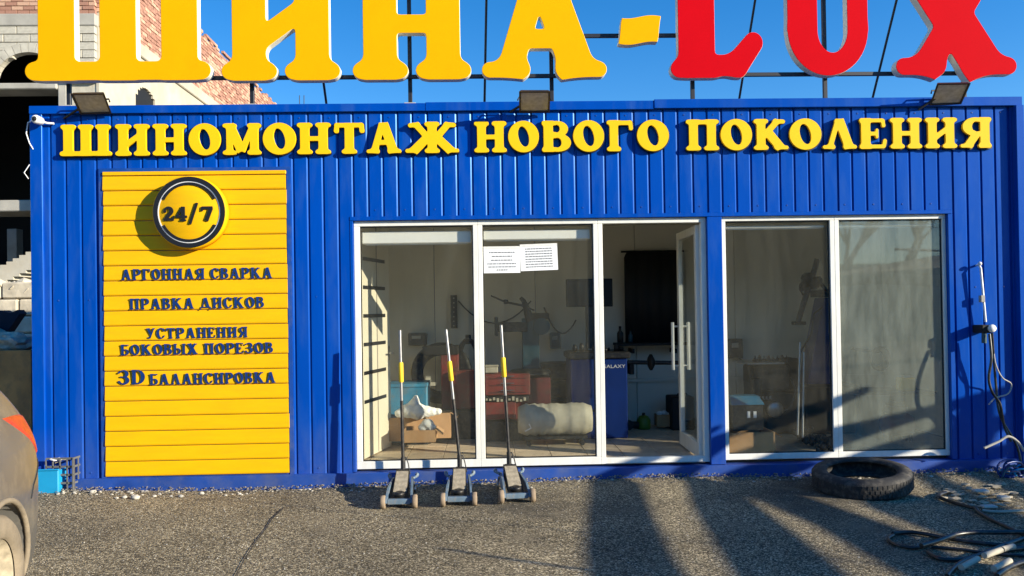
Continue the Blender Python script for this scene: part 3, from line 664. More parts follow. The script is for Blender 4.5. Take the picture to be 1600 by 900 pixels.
# ------------------------------------------------------------------ rooftop sign
rsn = thing('rooftop_sign', 'big shop name letters, yellow then red, on a black tube frame above the roof', 'sign')
BIG = [('Ш', 38, 329, 'sign_yellow'), ('И', 345, 531, 'sign_yellow'), ('Н', 550, 735.5, 'sign_yellow'), ('А', 752, 947.5, 'sign_yellow'), ('L', 1047, 1192, 'sign_red'), ('U', 1213, 1377, 'sign_red'), ('X', 1399, 1588, 'sign_red')]
yb_ = -.055
for ch, a, b, m_ in BIG:
    zc = (125 if m_ == 'sign_yellow' else 121)
    letter(ch, at(a, 60, yb_).x, at(b, 60, yb_).x, 3.447, .915, yb_, .085, M[m_], M['side_white'], rsn, .005, 72)
hx0, hx1 = at(966, 50, yb_).x, at(1033, 50, yb_).x
letter('-', hx0, hx1, 3.567, .54, yb_, .085, M['sign_yellow'], M['side_white'], rsn, .005, 60)
for (a, b, z) in ((-3.7, 4.5, 3.478), (-3.7, 4.5, 3.823), (-3.7, 4.5, 4.17)):
    if z > 3.5 and z < 4: a, b = at(880, 53, .05).x, at(1075, 53, .05).x
    part(MB().bbox((a, .034, z-.016), (1.37 if z < 3.6 and False else b, .064, z+.016), .002), 'rail', M['framemetal'], rsn) if z > 3.6 else (
        part(MB().bbox((-3.7, .034, z-.016), (.95, .064, z+.016), .002), 'rail', M['framemetal'], rsn), part(MB().bbox((1.9, .034, z-.016), (4.45, .064, z+.016), .002), 'rail', M['framemetal'], rsn))
for px in (108, 394, 641, 862, 1082, 1289, 1506):
    X = at(px, 140, .08).x
    part(MB().bbox((X-.017, .065, 3.21), (X+.017, .095, 4.3), .002), 'post', M['framemetal'], rsn)
    part(MB().bbox((X-.05, .02, 3.234), (X+.05, .12, 3.252), .004), 'foot_plate', M['concrete'], rsn)
for a, b in (((505, 125), (510, 162)), ((760, 0), (757, 165)), ((1180, 0), (1155, 155)), ((1401, 0), (1363, 155))):
    X = at(a[0], 60, .12).x
    t = at(a[0], max(a[1], 0), .1); u = at(b[0], b[1], .45); u = u+(u-t)*.18; t = t-(u-t)*.2
    part(MB().cyl(t, (t.x, .6, 3.2) if False else u, .011, 8), 'stay', M['framemetal'], rsn)

# ------------------------------------------------------------------ floodlights
def floodlight(corners, lb, arm):
    c = [Vector(p) for p in corners]; ctr = sum(c, Vector())/4; nrm = (c[1]-c[0]).cross(c[3]-c[0]).normalized()
    if nrm.y > 0: nrm = -nrm
    t = thing('floodlight', lb, 'floodlight', arm, group='floodlights along the roof edge')
    mb = MB(); bk = [p-nrm*.028+(ctr-p)*.12 for p in c]; mb.add(c+bk, [(0,1,5,4),(1,2,6,5),(2,3,7,6),(3,0,4,7),(4,5,6,7)])
    inn = [p+(ctr-p)*.12 for p in c]; i2 = [p-nrm*.008 for p in inn]; mb.add(c+inn, [(k, (k+1) % 4, 4+(k+1) % 4, 4+k) for k in range(4)]); mb.add(inn+i2, [(k, (k+1) % 4, 4+(k+1) % 4, 4+k) for k in range(4)])
    part(mb, 'housing', M['black'], t)
    part(MB().quad(i2), 'lens', M['lens'], t)
    mb = MB(); e = ctr-nrm*.03; a = Vector(arm)
    side = (c[1]-c[0]).normalized()*(c[1]-c[0]).length*.55
    mb.tube([ctr+side*.98-nrm*.02, e+side*.9-nrm*.02, e-side*.9-nrm*.02, ctr-side*.98-nrm*.02], .007, 6); mb.tube([e-nrm*.02, a], .011, 6)
    part(mb, 'bracket', M['black'], t); return t
def fl_pts(q, ytop, ybot): return [at(q[0][0], q[0][1], ybot), at(q[1][0], q[1][1], ybot), at(q[2][0], q[2][1], ytop), at(q[3][0], q[3][1], ytop)]
floodlight(fl_pts(((125, 179), (175, 178), (163, 146), (110, 147)), -.27, -.04), 'tilted floodlight above the left end of the wall, beside the white camera', (at(100, 185, -.02)))
floodlight(fl_pts(((811, 176), (859, 176), (860, 143), (811, 143)), -.32, -.05), 'square floodlight facing straight out at the middle of the roof edge', (.22, -.03, 3.15))
floodlight(fl_pts(((1452, 165), (1502, 163), (1517, 130), (1464, 131)), -.27, -.04), 'tilted floodlight above the right end of the wall, below the last red letter', (3.75, -.04, 3.14))
# dark arm boards carrying the lamps
for (a, b, c_) in (((.22-.02, -.44, 3.155), (.24, -.03, 3.175), None),): pass
# security camera
t = thing('security_camera', 'small white bullet security camera on the top left corner of the container', 'camera', at(62, 186, -.03))
p = at(60, 188, -.09)
mb = MB(); mb.lathe([(.0, -.06), (.03, -.055), (.036, -.04), (.034, .03), (.02, .05), (0, .052)], 'Y', p, 20); part(mb, 'body', M['white'], t)
mb = MB(); mb.lathe([(0, -.068), (.014, -.067), (.02, -.0605), (.0, -.0602)], 'Y', p, 16); part(mb, 'lens', M['blackm'], t)
mb = MB(); mb.tube([p+Vector((.0, .04, 0)), p+Vector((.04, .06, -.01)), p+Vector((.09, .07, -.012))], .01, 8); part(mb, 'arm', M['white'], t)
q = at(55, 186, -.04); mb = MB(); mb.tube([q, q+Vector((-.06, -.0, -.03)), q+Vector((-.075, .0, -.12)), q+Vector((-.05, 0, -.2)), q+Vector((-.03, .02, -.25))], .005, 6); part(mb, 'cable', M['white'], t)
mb = MB(); mb.tube([q+Vector((-.05, .0, -.38)), q+Vector((-.09, -.01, -.45)), q+Vector((-.06, 0, -.5))], .004, 6); part(mb, 'cable', M['white'], t)

# ------------------------------------------------------------------ papers on the glass
def paper(px0, px1, py0, py1, lines, lb, rz=0):
    a, b = at(px0, py1, .05), at(px1, py0, .05); cx, cz = (a.x+b.x)/2, (a.z+b.z)/2; w2, h2 = (b.x-a.x)/2, (b.z-a.z)/2
    t = thing('paper_notice', lb, 'notice', (cx, .052, cz), 0, group='notices taped to the glass'); t.rotation_euler = (0, rz, 0)
    MB().box((-w2, -.0012, -h2), (w2, .0, h2)).build('sheet', M['paper'], t)
    mb = MB()
    for (f, wd) in lines:
        z = h2-2*h2*f; xw = w2*wd; x = -xw
        while x < xw:
            l = random.uniform(.008, .03); mb.quad([(x, -.0022, z-.0045), (min(x+l, xw), -.0022, z-.0045), (min(x+l, xw), -.0022, z+.0045), (x, -.0022, z+.0045)]); x += l+.005
    o_ = mb.build('print', M['ink'], t); o_['kind'] = 'stuff'
    mb = MB(); mb.box((-w2-.0, -.003, h2-.012), (w2, -.0014, h2+.008)); mb.build('tape', M['frame'], t)
paper(756, 812.5, 386, 427, [(.2, .7), (.35, .55), (.5, .6), (.64, .8), (.76, .75), (.88, .3)], 'left white notice with short printed lines taped to the pane')
paper(813.3, 871, 382, 423, [(.15+.1*k, .72) for k in range(8)], 'right white notice with dense small print taped to the pane', math.radians(-1.5))

# ------------------------------------------------------------------ interior
FZ = .13
def ix(px, py, Y): return at(px, py, Y)
def ibox(px0, py0, px1, py1, Y, dep, name, m_, parent, bv=.006, floor=False):
    a, b = at(px0, py1, Y), at(px1, py0, Y)
    return part(MB().bbox((a.x, Y, FZ if floor else a.z), (b.x, Y+dep, b.z), bv), name, M[m_], parent)
# white inner door with black bars (open, edge towards camera)
t = thing('inner_door', 'cream inner door with black horizontal bars, open at the left inside the shop', 'door', (-1.155, .38, FZ))
ang = math.atan2(1.1-.38, -.99+1.155); t.rotation_euler = (0, 0, ang); Ld = .76
MB().bbox((0, -.02, .01), (Ld, .02, 2.25), .004).build('leaf', M['panel_white'], t)
for zc in (.52, .78, 1.04, 1.30, 1.56, 1.82): MB().box((.06, -.026, zc-.016), (Ld-.14, -.0205, zc+.016)).build('black_bar', M['black'], t)
MB().box((Ld*.52, -.0225, .02), (Ld*.545, -.0202, 2.2)).build('groove', M['mortar'], t)
mb = MB(); mb.cyl((Ld-.05, -.02, .93), (Ld-.05, -.07, .93), .01, 10); mb.tube([(Ld-.05, -.07, .93), (Ld-.15, -.075, .935)], .009, 8); mb.box((Ld-.07, -.024, .86), (Ld-.03, -.0203, 1.0)); mb.build('handle', M['steel'], t)
# strip of holes on rear wall
t = thing('tool_strip', 'black perforated tool strip hanging on the rear wall', 'tool rack', at(709, 515, 2.2))
ibox(704.5, 461, 714, 513, 2.2, .02, 'strip', 'blackm', t, .002)
mb = MB()
for k in range(7):
    p = at(709, 466+k*7.2, 2.19); mb.cyl((p.x, 2.197, p.z), (p.x, 2.192, p.z), .009, 8)
part(mb, 'hook', M['concrete'], t)
# blue box, cardboard boxes, plastic bags
t = thing('blue_tool_box', 'bright blue tool box behind the first jack handle', 'box', at(636, 640, 1.2)); a, b = at(606, 645, 1.2), at(667, 600, 1.2)
part(MB().bbox((a.x, 1.2, a.z-.3), (b.x, 1.6, b.z), .01), 'case', M['blue_box'], t); part(MB().bbox((a.x-.005, 1.19, b.z-.03), (b.x+.005, 1.61, b.z+.006), .004), 'lid_rim', M['blue_box'], t)
t = thing('stool', 'dark low bench carrying the blue tool box', 'bench', (a.x+.17, 1.4, FZ)); part(MB().bbox((a.x, 1.22, a.z-.33), (b.x, 1.6, a.z-.302), .003), 'top', M['blackm'], t)
for xx in (a.x+.02, b.x-.02):
    for yy in (1.25, 1.57): part(MB().box((xx-.015, yy-.015, FZ), (xx+.015, yy+.015, a.z-.331)), 'leg', M['blackm'], t)
def carton(px0, py0, px1, py1, Y, dep, lb, flap=True):
    a, b = at(px0, py1, Y), at(px1, py0, Y); z0 = max(a.z, FZ)
    t = thing('cardboard_box', lb, 'box', ((a.x+b.x)/2, Y+dep/2, z0), group='cardboard boxes inside the shop')
    mb = MB(); x0, x1, z1 = a.x, b.x, b.z; th = .008
    mb.box((x0, Y, z0), (x1, Y+dep, z0+th)); mb.box((x0, Y, z0+th), (x1, Y+th, z1)); mb.box((x0, Y+dep-th, z0+th), (x1, Y+dep, z1)); mb.box((x0, Y+th, z0+th), (x0+th, Y+dep-th, z1)); mb.box((x1-th, Y+th, z0+th), (x1, Y+dep-th, z1))
    part(mb, 'case', M['card'], t)
    if flap:
        mb = MB(); mb.quad([(x1, Y, z1), (x1, Y+dep, z1), (x1+.07, Y+dep, z1-.05), (x1+.07, Y, z1-.05)]); mb.quad([(x1, Y, z1+.001), (x1, Y+dep, z1+.001), (x1+.07, Y+dep, z1-.047), (x1+.07, Y, z1-.047)]); part(mb, 'flap', M['card'], t)
    return t
carton(630, 672, 680, 692, .72, .3, 'low flat cardboard box in front, holding a plastic bag')
carton(607, 652, 662, 690, 1.05, .3, 'larger cardboard box behind the flat one, under the white bags')
carton(670, 645, 704, 685, 1.15, .2, 'upright cardboard box to the right of the white bags')
def bag(pts, Y, lb, m_='bag', name='plastic_bag'):
    rb = random.Random(len(lb)); t = MB()
    for (px, py, r) in pts:
        c = at(px, py, Y); t.blob(c, r, 3, .10, (1.1, .8, .9), rnd=rb)
    o = t.build(name, M[m_]); md = o.modifiers.new('r', 'REMESH'); md.mode = 'VOXEL'; md.voxel_size = .012; md.use_smooth_shade = False
    dg = bpy.context.evaluated_depsgraph_get(); me = bpy.data.meshes.new_from_object(o.evaluated_get(dg)); o.modifiers.clear(); o.data = me
    return tag(o, lb, 'bag', 'plastic bags')
bag([(650, 620, .022), (649, 626, .038), (647, 632, .055), (640, 642, .08), (652, 643, .09), (665, 643, .065), (675, 643, .05), (684, 643, .038), (625, 646, .05)], 1.0, 'large crumpled white plastic bag draped over the cardboard boxes')
bag([(668, 662, .055), (660, 668, .04), (674, 668, .045)], .85, 'small white plastic bag sitting in the flat box')
# pile of tyres
def tyre_mesh(R=.31, w=.2, ri=.2):
    h = w/2
    return [(ri, -h*.75), (ri+.02, -h*.95), (R-.05, -h), (R-.012, -h*.85), (R, -h*.55), (R, h*.55), (R-.012, h*.85), (R-.05, h), (ri+.02, h*.95), (ri, h*.75), (ri+.012, h*.6), (R-.03, h*.5), (R-.03, -h*.5), (ri+.012, -h*.6)]
def tyre(name, loc, rot, R, w, ri, lb, grp, tread=True, m_='rubber', seg=56):
    t = thing(name, lb, 'tyre', loc, group=grp); t.rotation_euler = rot
    MB().lathe(tyre_mesh(R, w, ri), 'Z', (0, 0, 0), seg, closed=True).build('carcass', M[m_], t)
    if tread:
        mb = MB(); n = 64
        for k in range(n):
            a = 2*PI*k/n
            for z0, z1, off in ((-w*.30, -w*.12, 0), (-w*.08, w*.08, .5), (w*.12, w*.30, 0)):
                mt = Matrix.Rotation(a+off*2*PI/n, 4, 'Z'); mb.box((R-.002, -.012, z0), (R+.0025, .012, z1), mtx=mt)
        MB_ = mb.build('tread', M[m_], t)
    return t
pt = at(690, 590, 1.9)
tyre('tyre', (pt.x, 1.9, FZ+.66), (PI/2-.15, 0, .1), .33, .22, .2, 'dark tyre standing upright behind the blue tool box', 'tyres inside the shop', False)
tyre('tyre', (pt.x+.1, 2.0, FZ+.12), (0, 0, 0), .31, .22, .2, 'lower tyre lying flat under the upright tyre at the back', 'tyres inside the shop', False)
# red compressor / press left
t = thing('red_press', 'red machine column with a dark beam beside the tyres', 'machine', at(698, 640, 1.6))
ibox(690, 552, 716, 640, 1.6, .2, 'column', 'red_m', t); ibox(660, 540, 716, 555, 1.58, .18, 'beam', 'blackm', t)
ibox(704, 580, 742, 640, 1.55, .3, 'body', 'red_m', t); ibox(690, 641, 745, 680, 1.5, .4, 'base', 'darkmetal', t, floor=True)
t = thing('hose_reel', 'black coiled air hose hanging beside the window mullion', 'hose', at(732, 560, 1.9)); mb = MB()
c = at(732, 562, 1.9)
for k in range(5): mb.tube([c+Vector((math.cos(a/10*PI)*(.08+.01*k), -.02*k, math.sin(a/10*PI)*(.20+.008*k))) for a in range(21)], .011, 6)
part(mb, 'coil', M['hose'], t); part(MB().bbox((c.x-.03, 1.9, c.z+.17), (c.x+.03, 1.98, c.z+.27), .004), 'hook', M['blackm'], t)
# tyre changer (centre pane)
t = thing('tyre_changer', 'dark tyre changer with tall column and side arms behind the second pane', 'machine', at(832, 650, 1.7))
ibox(818, 497, 842, 640, 1.75, .18, 'column', 'teal_m', t); ibox(778, 503, 824, 519, 1.74, .14, 'arm', 'darkmetal', t)
p = at(846, 510, 1.72); part(MB().cyl((p.x, 1.7, p.z), (p.x, 1.86, p.z), .09, 20), 'motor', M['teal_m'], t)
ibox(823, 489, 858, 499, 1.72, .1, 'control_box', 'blackm', t)
q = [at(813, 465, 1.72), at(818, 470, 1.72), at(822, 480, 1.72), at(828, 500, 1.76)]; part(MB().tube(q, [.02, .025, .035, .05], 8), 'upper_arm', M['darkmetal'], t)
q = [at(767, 462, 1.7), at(790, 472, 1.7), at(815, 477, 1.7), at(835, 485, 1.7)]; part(MB().tube(q, [.007, .012, .012, .008], 8), 'lever', M['darkmetal'], t)
ibox(787, 468, 794, 475, 1.69, .03, 'lever_block', 'darkmetal', t); ibox(773, 495, 778, 525, 1.72, .05, 'foot_tool', 'darkmetal', t)
ibox(800, 590, 860, 640, 1.45, .6, 'cabinet', 'red_m', t, floor=True); p = at(828, 585, 1.6); part(MB().lathe([(0, .05), (.2, .05), (.23, .02), (.23, 0), (0, 0)], 'Z', p, 28), 'turntable', M['darkmetal'], t)
t = thing('red_cabinet', 'red tool cabinet with white cartons on top behind the third jack handle', 'cabinet', at(790, 660, 1.3))
ibox(757, 584, 828, 618, 1.3, .4, 'drawer', 'red_m', t); ibox(757, 628, 806, 656, 1.3, .4, 'drawer', 'red_m', t); ibox(758, 657, 830, 690, 1.31, .38, 'plinth', 'darkmetal', t, floor=True); ibox(760, 618.5, 826, 627.5, 1.32, .36, 'shelf', 'darkmetal', t)
mb = MB(); rb = random.Random(4)
for k in range(11):
    p = at(760+k*6, 625+rb.uniform(-2, 1), 1.31); mb.box((p.x-.012, 1.29, p.z-.012), (p.x+.012, 1.31, p.z+rb.uniform(.005, .03)))
part(mb, 'small_items', M['roll'], t)
for py in (592, 603, 614): 
    a_, b_ = at(764, py, 1.3), at(822, py, 1.3); part(MB().box((a_.x, 1.2965, a_.z-.003), (b_.x, 1.2995, a_.z+.003)), 'drawer_gap', M['blackm'], t)
    part(MB().cyl((a_.x+.12, 1.28, a_.z+.025), (b_.x-.12, 1.28, a_.z+.025), .005, 6), 'drawer_handle', M['steel'], t)
t = thing('small_carton', 'small pale carton on top of the red tool cabinet', 'box', at(768, 582, 1.4)); ibox(758, 573, 778, 583, 1.38, .12, 'case', 'roll', t); ibox(757, 571, 779, 573.5, 1.37, .14, 'lid', 'roll', t)
# beige roll
a, b = at(810, 658, .95), at(926, 658, .95)
t = thing('wrapped_roll', 'long beige wrapped roll lying on the floor behind the second pane', 'roll', ((a.x+b.x)/2, 1.05, a.z-.14)); rb = random.Random(9)
mb = MB(); n = 26; prof = []; R_ = .155
for i in range(n+1):
    x = a.x+(b.x-a.x)*i/n; f = min(i, n-i)/2.0; prof.append((R_*(.80+.2*min(1, f))+rb.uniform(-.008, .008), x))
mb.lathe([(0.02, a.x)]+prof+[(0.02, b.x)], 'X', (0, 1.05, a.z), 28); part(mb, 'wrapping', M['roll'], t)
part(MB().tube([(a.x+.06, 1.05-.165, a.z-.09), (a.x+.12, 1.05-.165, a.z-.06), (a.x+.10, .88, a.z-.02)], .006, 6), 'tie', M['white'], t)
t = thing('roll_stand', 'low dark trolley under the beige wrapped roll', 'trolley', ((a.x+b.x)/2, 1.05, FZ)); part(MB().bbox((a.x+.05, .95, a.z-.185), (b.x-.05, 1.15, a.z-.157), .004), 'deck', M['darkmetal'], t)
for xx in (a.x+.1, b.x-.1):
    for yy in (.98, 1.12): part(MB().cyl((xx, yy-.012, FZ+.025), (xx, yy+.012, FZ+.025), .024, 12), 'wheel', M['blackm'], t) if a.z-.185 > FZ+.02 else None
# blue alignment cabinet with monitor
t = thing('alignment_cabinet', 'deep blue equipment cabinet with GALAXY lettering standing in the doorway', 'cabinet', at(935, 665, 1.35))
a, b = at(893, 665, 1.35), at(980, 560, 1.35); X0, X1 = a.x, b.x
part(MB().bbox((X0, 1.35, FZ), (X1, 1.85, b.z), .012), 'body', M['blue_m'], t); part(MB().bbox((X0-.02, 1.33, b.z+.001), (X1+.03, 1.88, b.z+.07), .01), 'tray', M['darkmetal'], t)
part(MB().box((X0+.02, 1.344, FZ+.28), (X1-.28, 1.3495, FZ+.30)), 'trim_line', M['blackm'], t)
tcu = bpy.data.curves.new('t', 'FONT'); tcu.body = 'GALAXY'; tcu.size = .05; tcu.extrude = .001; tcu.align_x = 'CENTER'; to = bpy.data.objects.new('t', tcu); C.objects.link(to)
dg = bpy.context.evaluated_depsgraph_get(); me = bpy.data.meshes.new_from_object(to.evaluated_get(dg)); bpy.data.objects.remove(to)
me.transform(Matrix.Scale(1.25, 4, (1, 0, 0))); me.transform(Matrix.Rotation(PI/2, 4, 'X')); me.materials.clear(); me.materials.append(M['white'])
p = at(959, 575, 1.34); o = ob('galaxy_lettering', me, t, Vector((p.x, 1.347, p.z))-t.location)
rb = random.Random(5)
for k in range(9):      # wheel weights, cups and tools along the tray
    p = at(900+k*9, 552, 1.5); mb = MB(); h = rb.uniform(.02, .10); r = rb.uniform(.014, .03)
    mb.lathe([(0, 0), (r, 0), (r*.95, h*.6), (r*.6, h), (0, h)], 'Z', (p.x, 1.45+rb.uniform(0, .2), b.z+.071), 10); part(mb, 'flange_cone', M[rb.choice(['darkmetal', 'blackm', 'steel', 'darkmetal'])], t)
t = thing('monitor', 'black computer monitor on a post behind the doorway mullion', 'monitor', at(920, 540, 1.6)); a, b = at(885, 480, 1.6), at(957, 435, 1.6)
part(MB().bbox((a.x, 1.6, a.z), (b.x, 1.64, b.z), .006), 'case', M['blackm'], t); part(MB().box((a.x+.012, 1.5965, a.z+.012), (b.x-.012, 1.5995, b.z-.012)), 'screen', M['screen'], t)
pz = at(930, 552, 1.66); part(MB().bbox((pz.x-.09, 1.641, pz.z+.05), (pz.x+.06, 1.74, a.z+.08), .004), 'post', M['darkmetal'], t)
# machine shaft in the doorway
t = thing('balancer_shaft', 'black horizontal balancer shaft with clamp sticking out beside the blue cabinet', 'machine', at(1020, 566, 1.45))
p0, p1 = at(981, 566, 1.45), at(1063, 567, 1.45); part(MB().cyl(p0, p1, .022, 16), 'shaft', M['darkmetal'], t)
p = at(1017, 566, 1.45); part(MB().lathe([(0, -.035), (.05, -.03), (.085, -.01), (.085, .01), (.04, .035), (0, .04)], 'X', p, 18), 'clamp', M['blackm'], t); p = at(985, 577, 1.5)
part(MB().bbox((p.x-.02, 1.44, p.z-.05), (p.x+.03, 1.6, p.z+.08), .006), 'bracket', M['blackm'], t)
# tall black panel / curtain on rear wall
t = thing('black_curtain', 'tall black curtain with rounded top corners on the rear wall', 'curtain', at(1018, 540, 2.15))
a, b = at(978, 534, 2.15), at(1066, 393, 2.15); mb = MB(); n = 44; vs = []
for i in range(n+1):
    f = i/n; x = a.x+(b.x-a.x)*f; y = 2.17+.005*math.sin(f*31)+.006*math.sin(f*9); e = min(f, 1-f); top = b.z-.06*max(0, 1-e/.06)**2
    vs += [(x, y, a.z-.02), (x, y, top), (x, y+.012, a.z-.02), (x, y+.012, top)]
mb.add(vs, [(4*i, 4*i+4, 4*i+5, 4*i+1) for i in range(n)]+[(4*i+2, 4*i+3, 4*i+7, 4*i+6) for i in range(n)]+[(4*i+1, 4*i+5, 4*i+7, 4*i+3) for i in range(n)]+[(4*i, 4*i+2, 4*i+6, 4*i+4) for i in range(n)], True)
part(mb, 'cloth', M['blackm'], t); part(MB().tube([(a.x-.03, 2.2, b.z+.01), (b.x+.03, 2.2, b.z+.01)], .012, 8), 'rod', M['blackm'], t)
t = thing('wall_shelf', 'narrow dark shelf on the rear wall below the black curtain', 'shelf', at(1020, 540, 2.1)); ibox(965, 535, 1075, 541, 1.95, .32, 'board', 'blackm', t, .003)
for px in (985, 1050): p = at(px, 541, 2.2); part(MB().box((p.x-.01, 2.0, p.z-.07), (p.x+.01, 2.29, p.z-.02)), 'bracket', M['blackm'], t)
# floor clutter in doorway
t = thing('green_canister', 'small green canister on the floor at the back of the doorway', 'canister', at(1007, 662, 1.9)); p = at(1007, 650, 1.9)
part(MB().lathe([(0, 0), (.07, .0), (.078, .02), (.075, .1), (.05, .14), (.02, .15), (0, .15)], 'Z', (p.x, 1.95, FZ+.003), 20), 'body', M['green'], t); part(MB().cyl((p.x, 1.95, FZ+.153), (p.x, 1.95, FZ+.18), .018, 10), 'cap', M['blackm'], t)
t = thing('grinder', 'dark hand tool lying by the green canister', 'tool', at(990, 655, 1.9)); p = at(990, 650, 1.9)
part(MB().tube([(p.x-.06, 1.9, FZ+.06), (p.x+.05, 1.93, FZ+.05)], .04, 10), 'body', M['blackm'], t); part(MB().cyl((p.x-.06, 1.86, FZ+.06), (p.x-.06, 1.94, FZ+.06), .055, 16), 'disc', M['darkmetal'], t)
carton(1027, 648, 1048, 667, 1.9, .15, 'little brown carton on the floor beside the green canister', False)
bag([(1030, 646, .03), (1038, 645, .03), (1044, 647, .02)], 1.95, 'scrap of white film on the little brown carton')
t = thing('black_case', 'black equipment case standing beside the open glass door', 'case', at(1060, 662, 1.8)); ibox(1050, 620, 1085, 666, 1.8, .3, 'body', 'blackm', t, .012, True); p = at(1066, 618, 1.9)
part(MB().tube([(p.x-.06, 1.9, p.z-.02), (p.x-.05, 1.9, p.z+.02), (p.x+.05, 1.9, p.z+.02), (p.x+.06, 1.9, p.z-.02)], .007, 6), 'handle', M['blackm'], t)
t = thing('rag', 'grey rag on the tiles at the foot of the blue cabinet', 'rag', at(962, 672, 1.2)); p = gr(960, 670, FZ); rb = random.Random(2)
mb = MB(); mb.blob((p.x, p.y, FZ+.008), .10, 2, .3, (1.2, .4, .12), rnd=rb); part(mb, 'cloth', M['concrete'], t)
# right room: blue welding unit on box
carton(1130, 675, 1211, 712, .35, .38, 'sunlit wide cardboard box behind the pane right of the door')
a, b = at(1143, 674, .5), at(1190, 622, .5)
t = thing('welding_unit', 'blue topped equipment box with two small white dials on the sunlit cardboard box', 'machine', (a.x, .5, a.z)); Z0 = at(1143, 676, .38).z
part(MB().bbox((a.x, .46, Z0+.002), (b.x, .68, b.z-.05), .006), 'body', M['darkmetal'], t)
mb = MB(); mb.add([(a.x-.01, .45, b.z-.055), (b.x+.01, .45, b.z-.055), (b.x+.01, .70, b.z-.055), (a.x-.01, .70, b.z-.055), (a.x, .52, b.z+.02), (b.x-.02, .52, b.z+.02), (b.x-.02, .66, b.z+.02), (a.x, .66, b.z+.02)], [(0,1,5,4),(1,2,6,5),(2,3,7,6),(3,0,4,7),(4,5,6,7),(0,3,2,1)]); part(mb, 'lid', M['blue_box'], t)
for px, w_ in ((1170, 5), (1180, 6)):
    p = at(px, 648, .45); part(MB().box((p.x-.014, .453, p.z-.03), (p.x+.014, .459, p.z+.03)), 'dial', M['white'], t)
# dark tyre machine in right pane
t = thing('dark_machine', 'dark greasy workshop machine under a thin steel tray behind the third pane', 'machine', at(1205, 660, 1.5))
ibox(1168, 566, 1226, 570, 1.2, .5, 'tray', 'steel', t, .003); ibox(1180, 571, 1235, 612, 1.4, .4, 'head', 'darkmetal', t, .02); ibox(1176, 590, 1190, 625, 1.35, .3, 'side_box', 'darkmetal', t, .02)
ibox(1196, 612.5, 1262, 690, 1.4, .45, 'body', 'blackm', t, .02, True)
ibox(1170, 571, 1181, 600, 1.42, .2, 'motor', 'blackm', t, .02); ibox(1186, 626, 1197, 680, 1.45, .3, 'leg', 'blackm', t, .01, True); ibox(1228, 560, 1250, 612, 1.46, .25, 'guard', 'blackm', t, .02)
p = at(1212, 640, 1.36); part(MB().lathe([(0, -.03), (.07, -.03), (.085, -.01), (.085, .01), (.02, .02), (0, .02)], 'Y', (p.x, 1.38, p.z), 20), 'pulley', M['steel'], t)
p = at(1236, 590, 1.4); part(MB().tube([(p.x, 1.42, p.z), (p.x+.05, 1.40, p.z-.15), (p.x-.02, 1.38, p.z-.3), (p.x-.1, 1.39, p.z-.36)], .012, 6), 'air_line', M['hose'], t)
rb = random.Random(8)
for k in range(8):
    p = at(1180+k*7, 562, 1.4); part(MB().lathe([(0, 0), (.03, 0), (.025, .03), (.01, rb.uniform(.04, .08)), (0, .08)], 'Z', (p.x, 1.4, p.z-.03), 10), 'fitting', M['blackm'], t)
mb = MB()
for k in range(5):
    p = at(1182+k*5.5, 622+rb.uniform(-1, 1), 1.33); mb.box((p.x-.012, 1.33, p.z-.018), (p.x+.006, 1.335, p.z+.018)); mb.box((p.x-.012, 1.33, p.z-.018), (p.x+.015, 1.336, p.z-.010))
part(mb, 'plate_marks', M['concrete'], t)
t = thing('steel_rods', 'pair of upright bright steel rods leaning behind the third pane', 'rod', at(1250, 682, .6))
for a, b in (((1246, 680), (1250, 535)), ((1254, 684), (1256, 550))): part(MB().cyl(at(a[0], a[1], .55), at(b[0], b[1], .65), .011, 8), 'rod', M['steel'], t)
t = thing('wheel_lift_arm', 'black articulated arm with a slanted bar rising beside the blue column', 'machine', at(1262, 505, 1.3))
q = [at(1247, 503, 1.3), at(1259, 463, 1.3), at(1270, 430, 1.3), at(1277, 405, 1.3)]; part(MB().tube(q, [.028, .032, .03, .028], 8), 'bar', M['darkmetal'], t)
mb = MB()
for px, py, r in ((1262, 435, .065), (1270, 442, .075), (1256, 447, .05), (1279, 438, .045)): mb.blob(at(px, py, 1.3), r, 2, .12, rnd=rb)
part(mb, 'gear_head', M['blackm'], t); mb = MB(); mb.tube([at(1257, 440, 1.3), at(1250, 452, 1.28), at(1254, 460, 1.28), at(1262, 456, 1.28)], .012, 8); part(mb, 'trigger', M['blackm'], t); ibox(1242, 502, 1260, 508, 1.27, .1, 'foot', 'blackm', t)
part(MB().tube([at(1279, 438, 1.34), at(1290, 452, 1.4), at(1299, 460, 1.45)], .02, 8), 'link', M['blackm'], t)
t = thing('blue_column_machine', 'tall blue and black tyre machine column partly behind the right mullion', 'machine', at(1290, 690, 1.5))
mb = MB(); pp = [at(1262, 600, 1.45), at(1300, 600, 1.45), at(1300, 465, 1.45), at(1288, 465, 1.45)]; mb.add(pp+[p+Vector((0, .25, 0)) for p in pp], [(0,1,2,3),(4,7,6,5),(0,4,5,1),(1,5,6,2),(2,6,7,3),(3,7,4,0)]); part(mb, 'column', M['blue_m'], t)
ibox(1284, 452, 1315, 464, 1.42, .3, 'cap', 'blackm', t); ibox(1258, 601, 1345, 690, 1.35, .5, 'body', 'blackm', t, .02, True)
part(MB().tube([at(1250, 552, 1.3), at(1268, 520, 1.35), at(1272, 490, 1.4), at(1285, 480, 1.4)], .009, 6), 'cable', M['hose'], t)
p = at(1372, 560, 1.7)
t = thing('wall_hose_coil', 'dark hose coil hanging on the rear wall behind the dusty rightmost pane', 'hose', p); mb = MB()
for k in range(4): mb.tube([p+Vector((math.cos(a/9*PI)*(.07+.012*k), -.015*k, math.sin(a/9*PI)*(.09+.012*k))) for a in range(19)], .012, 6)
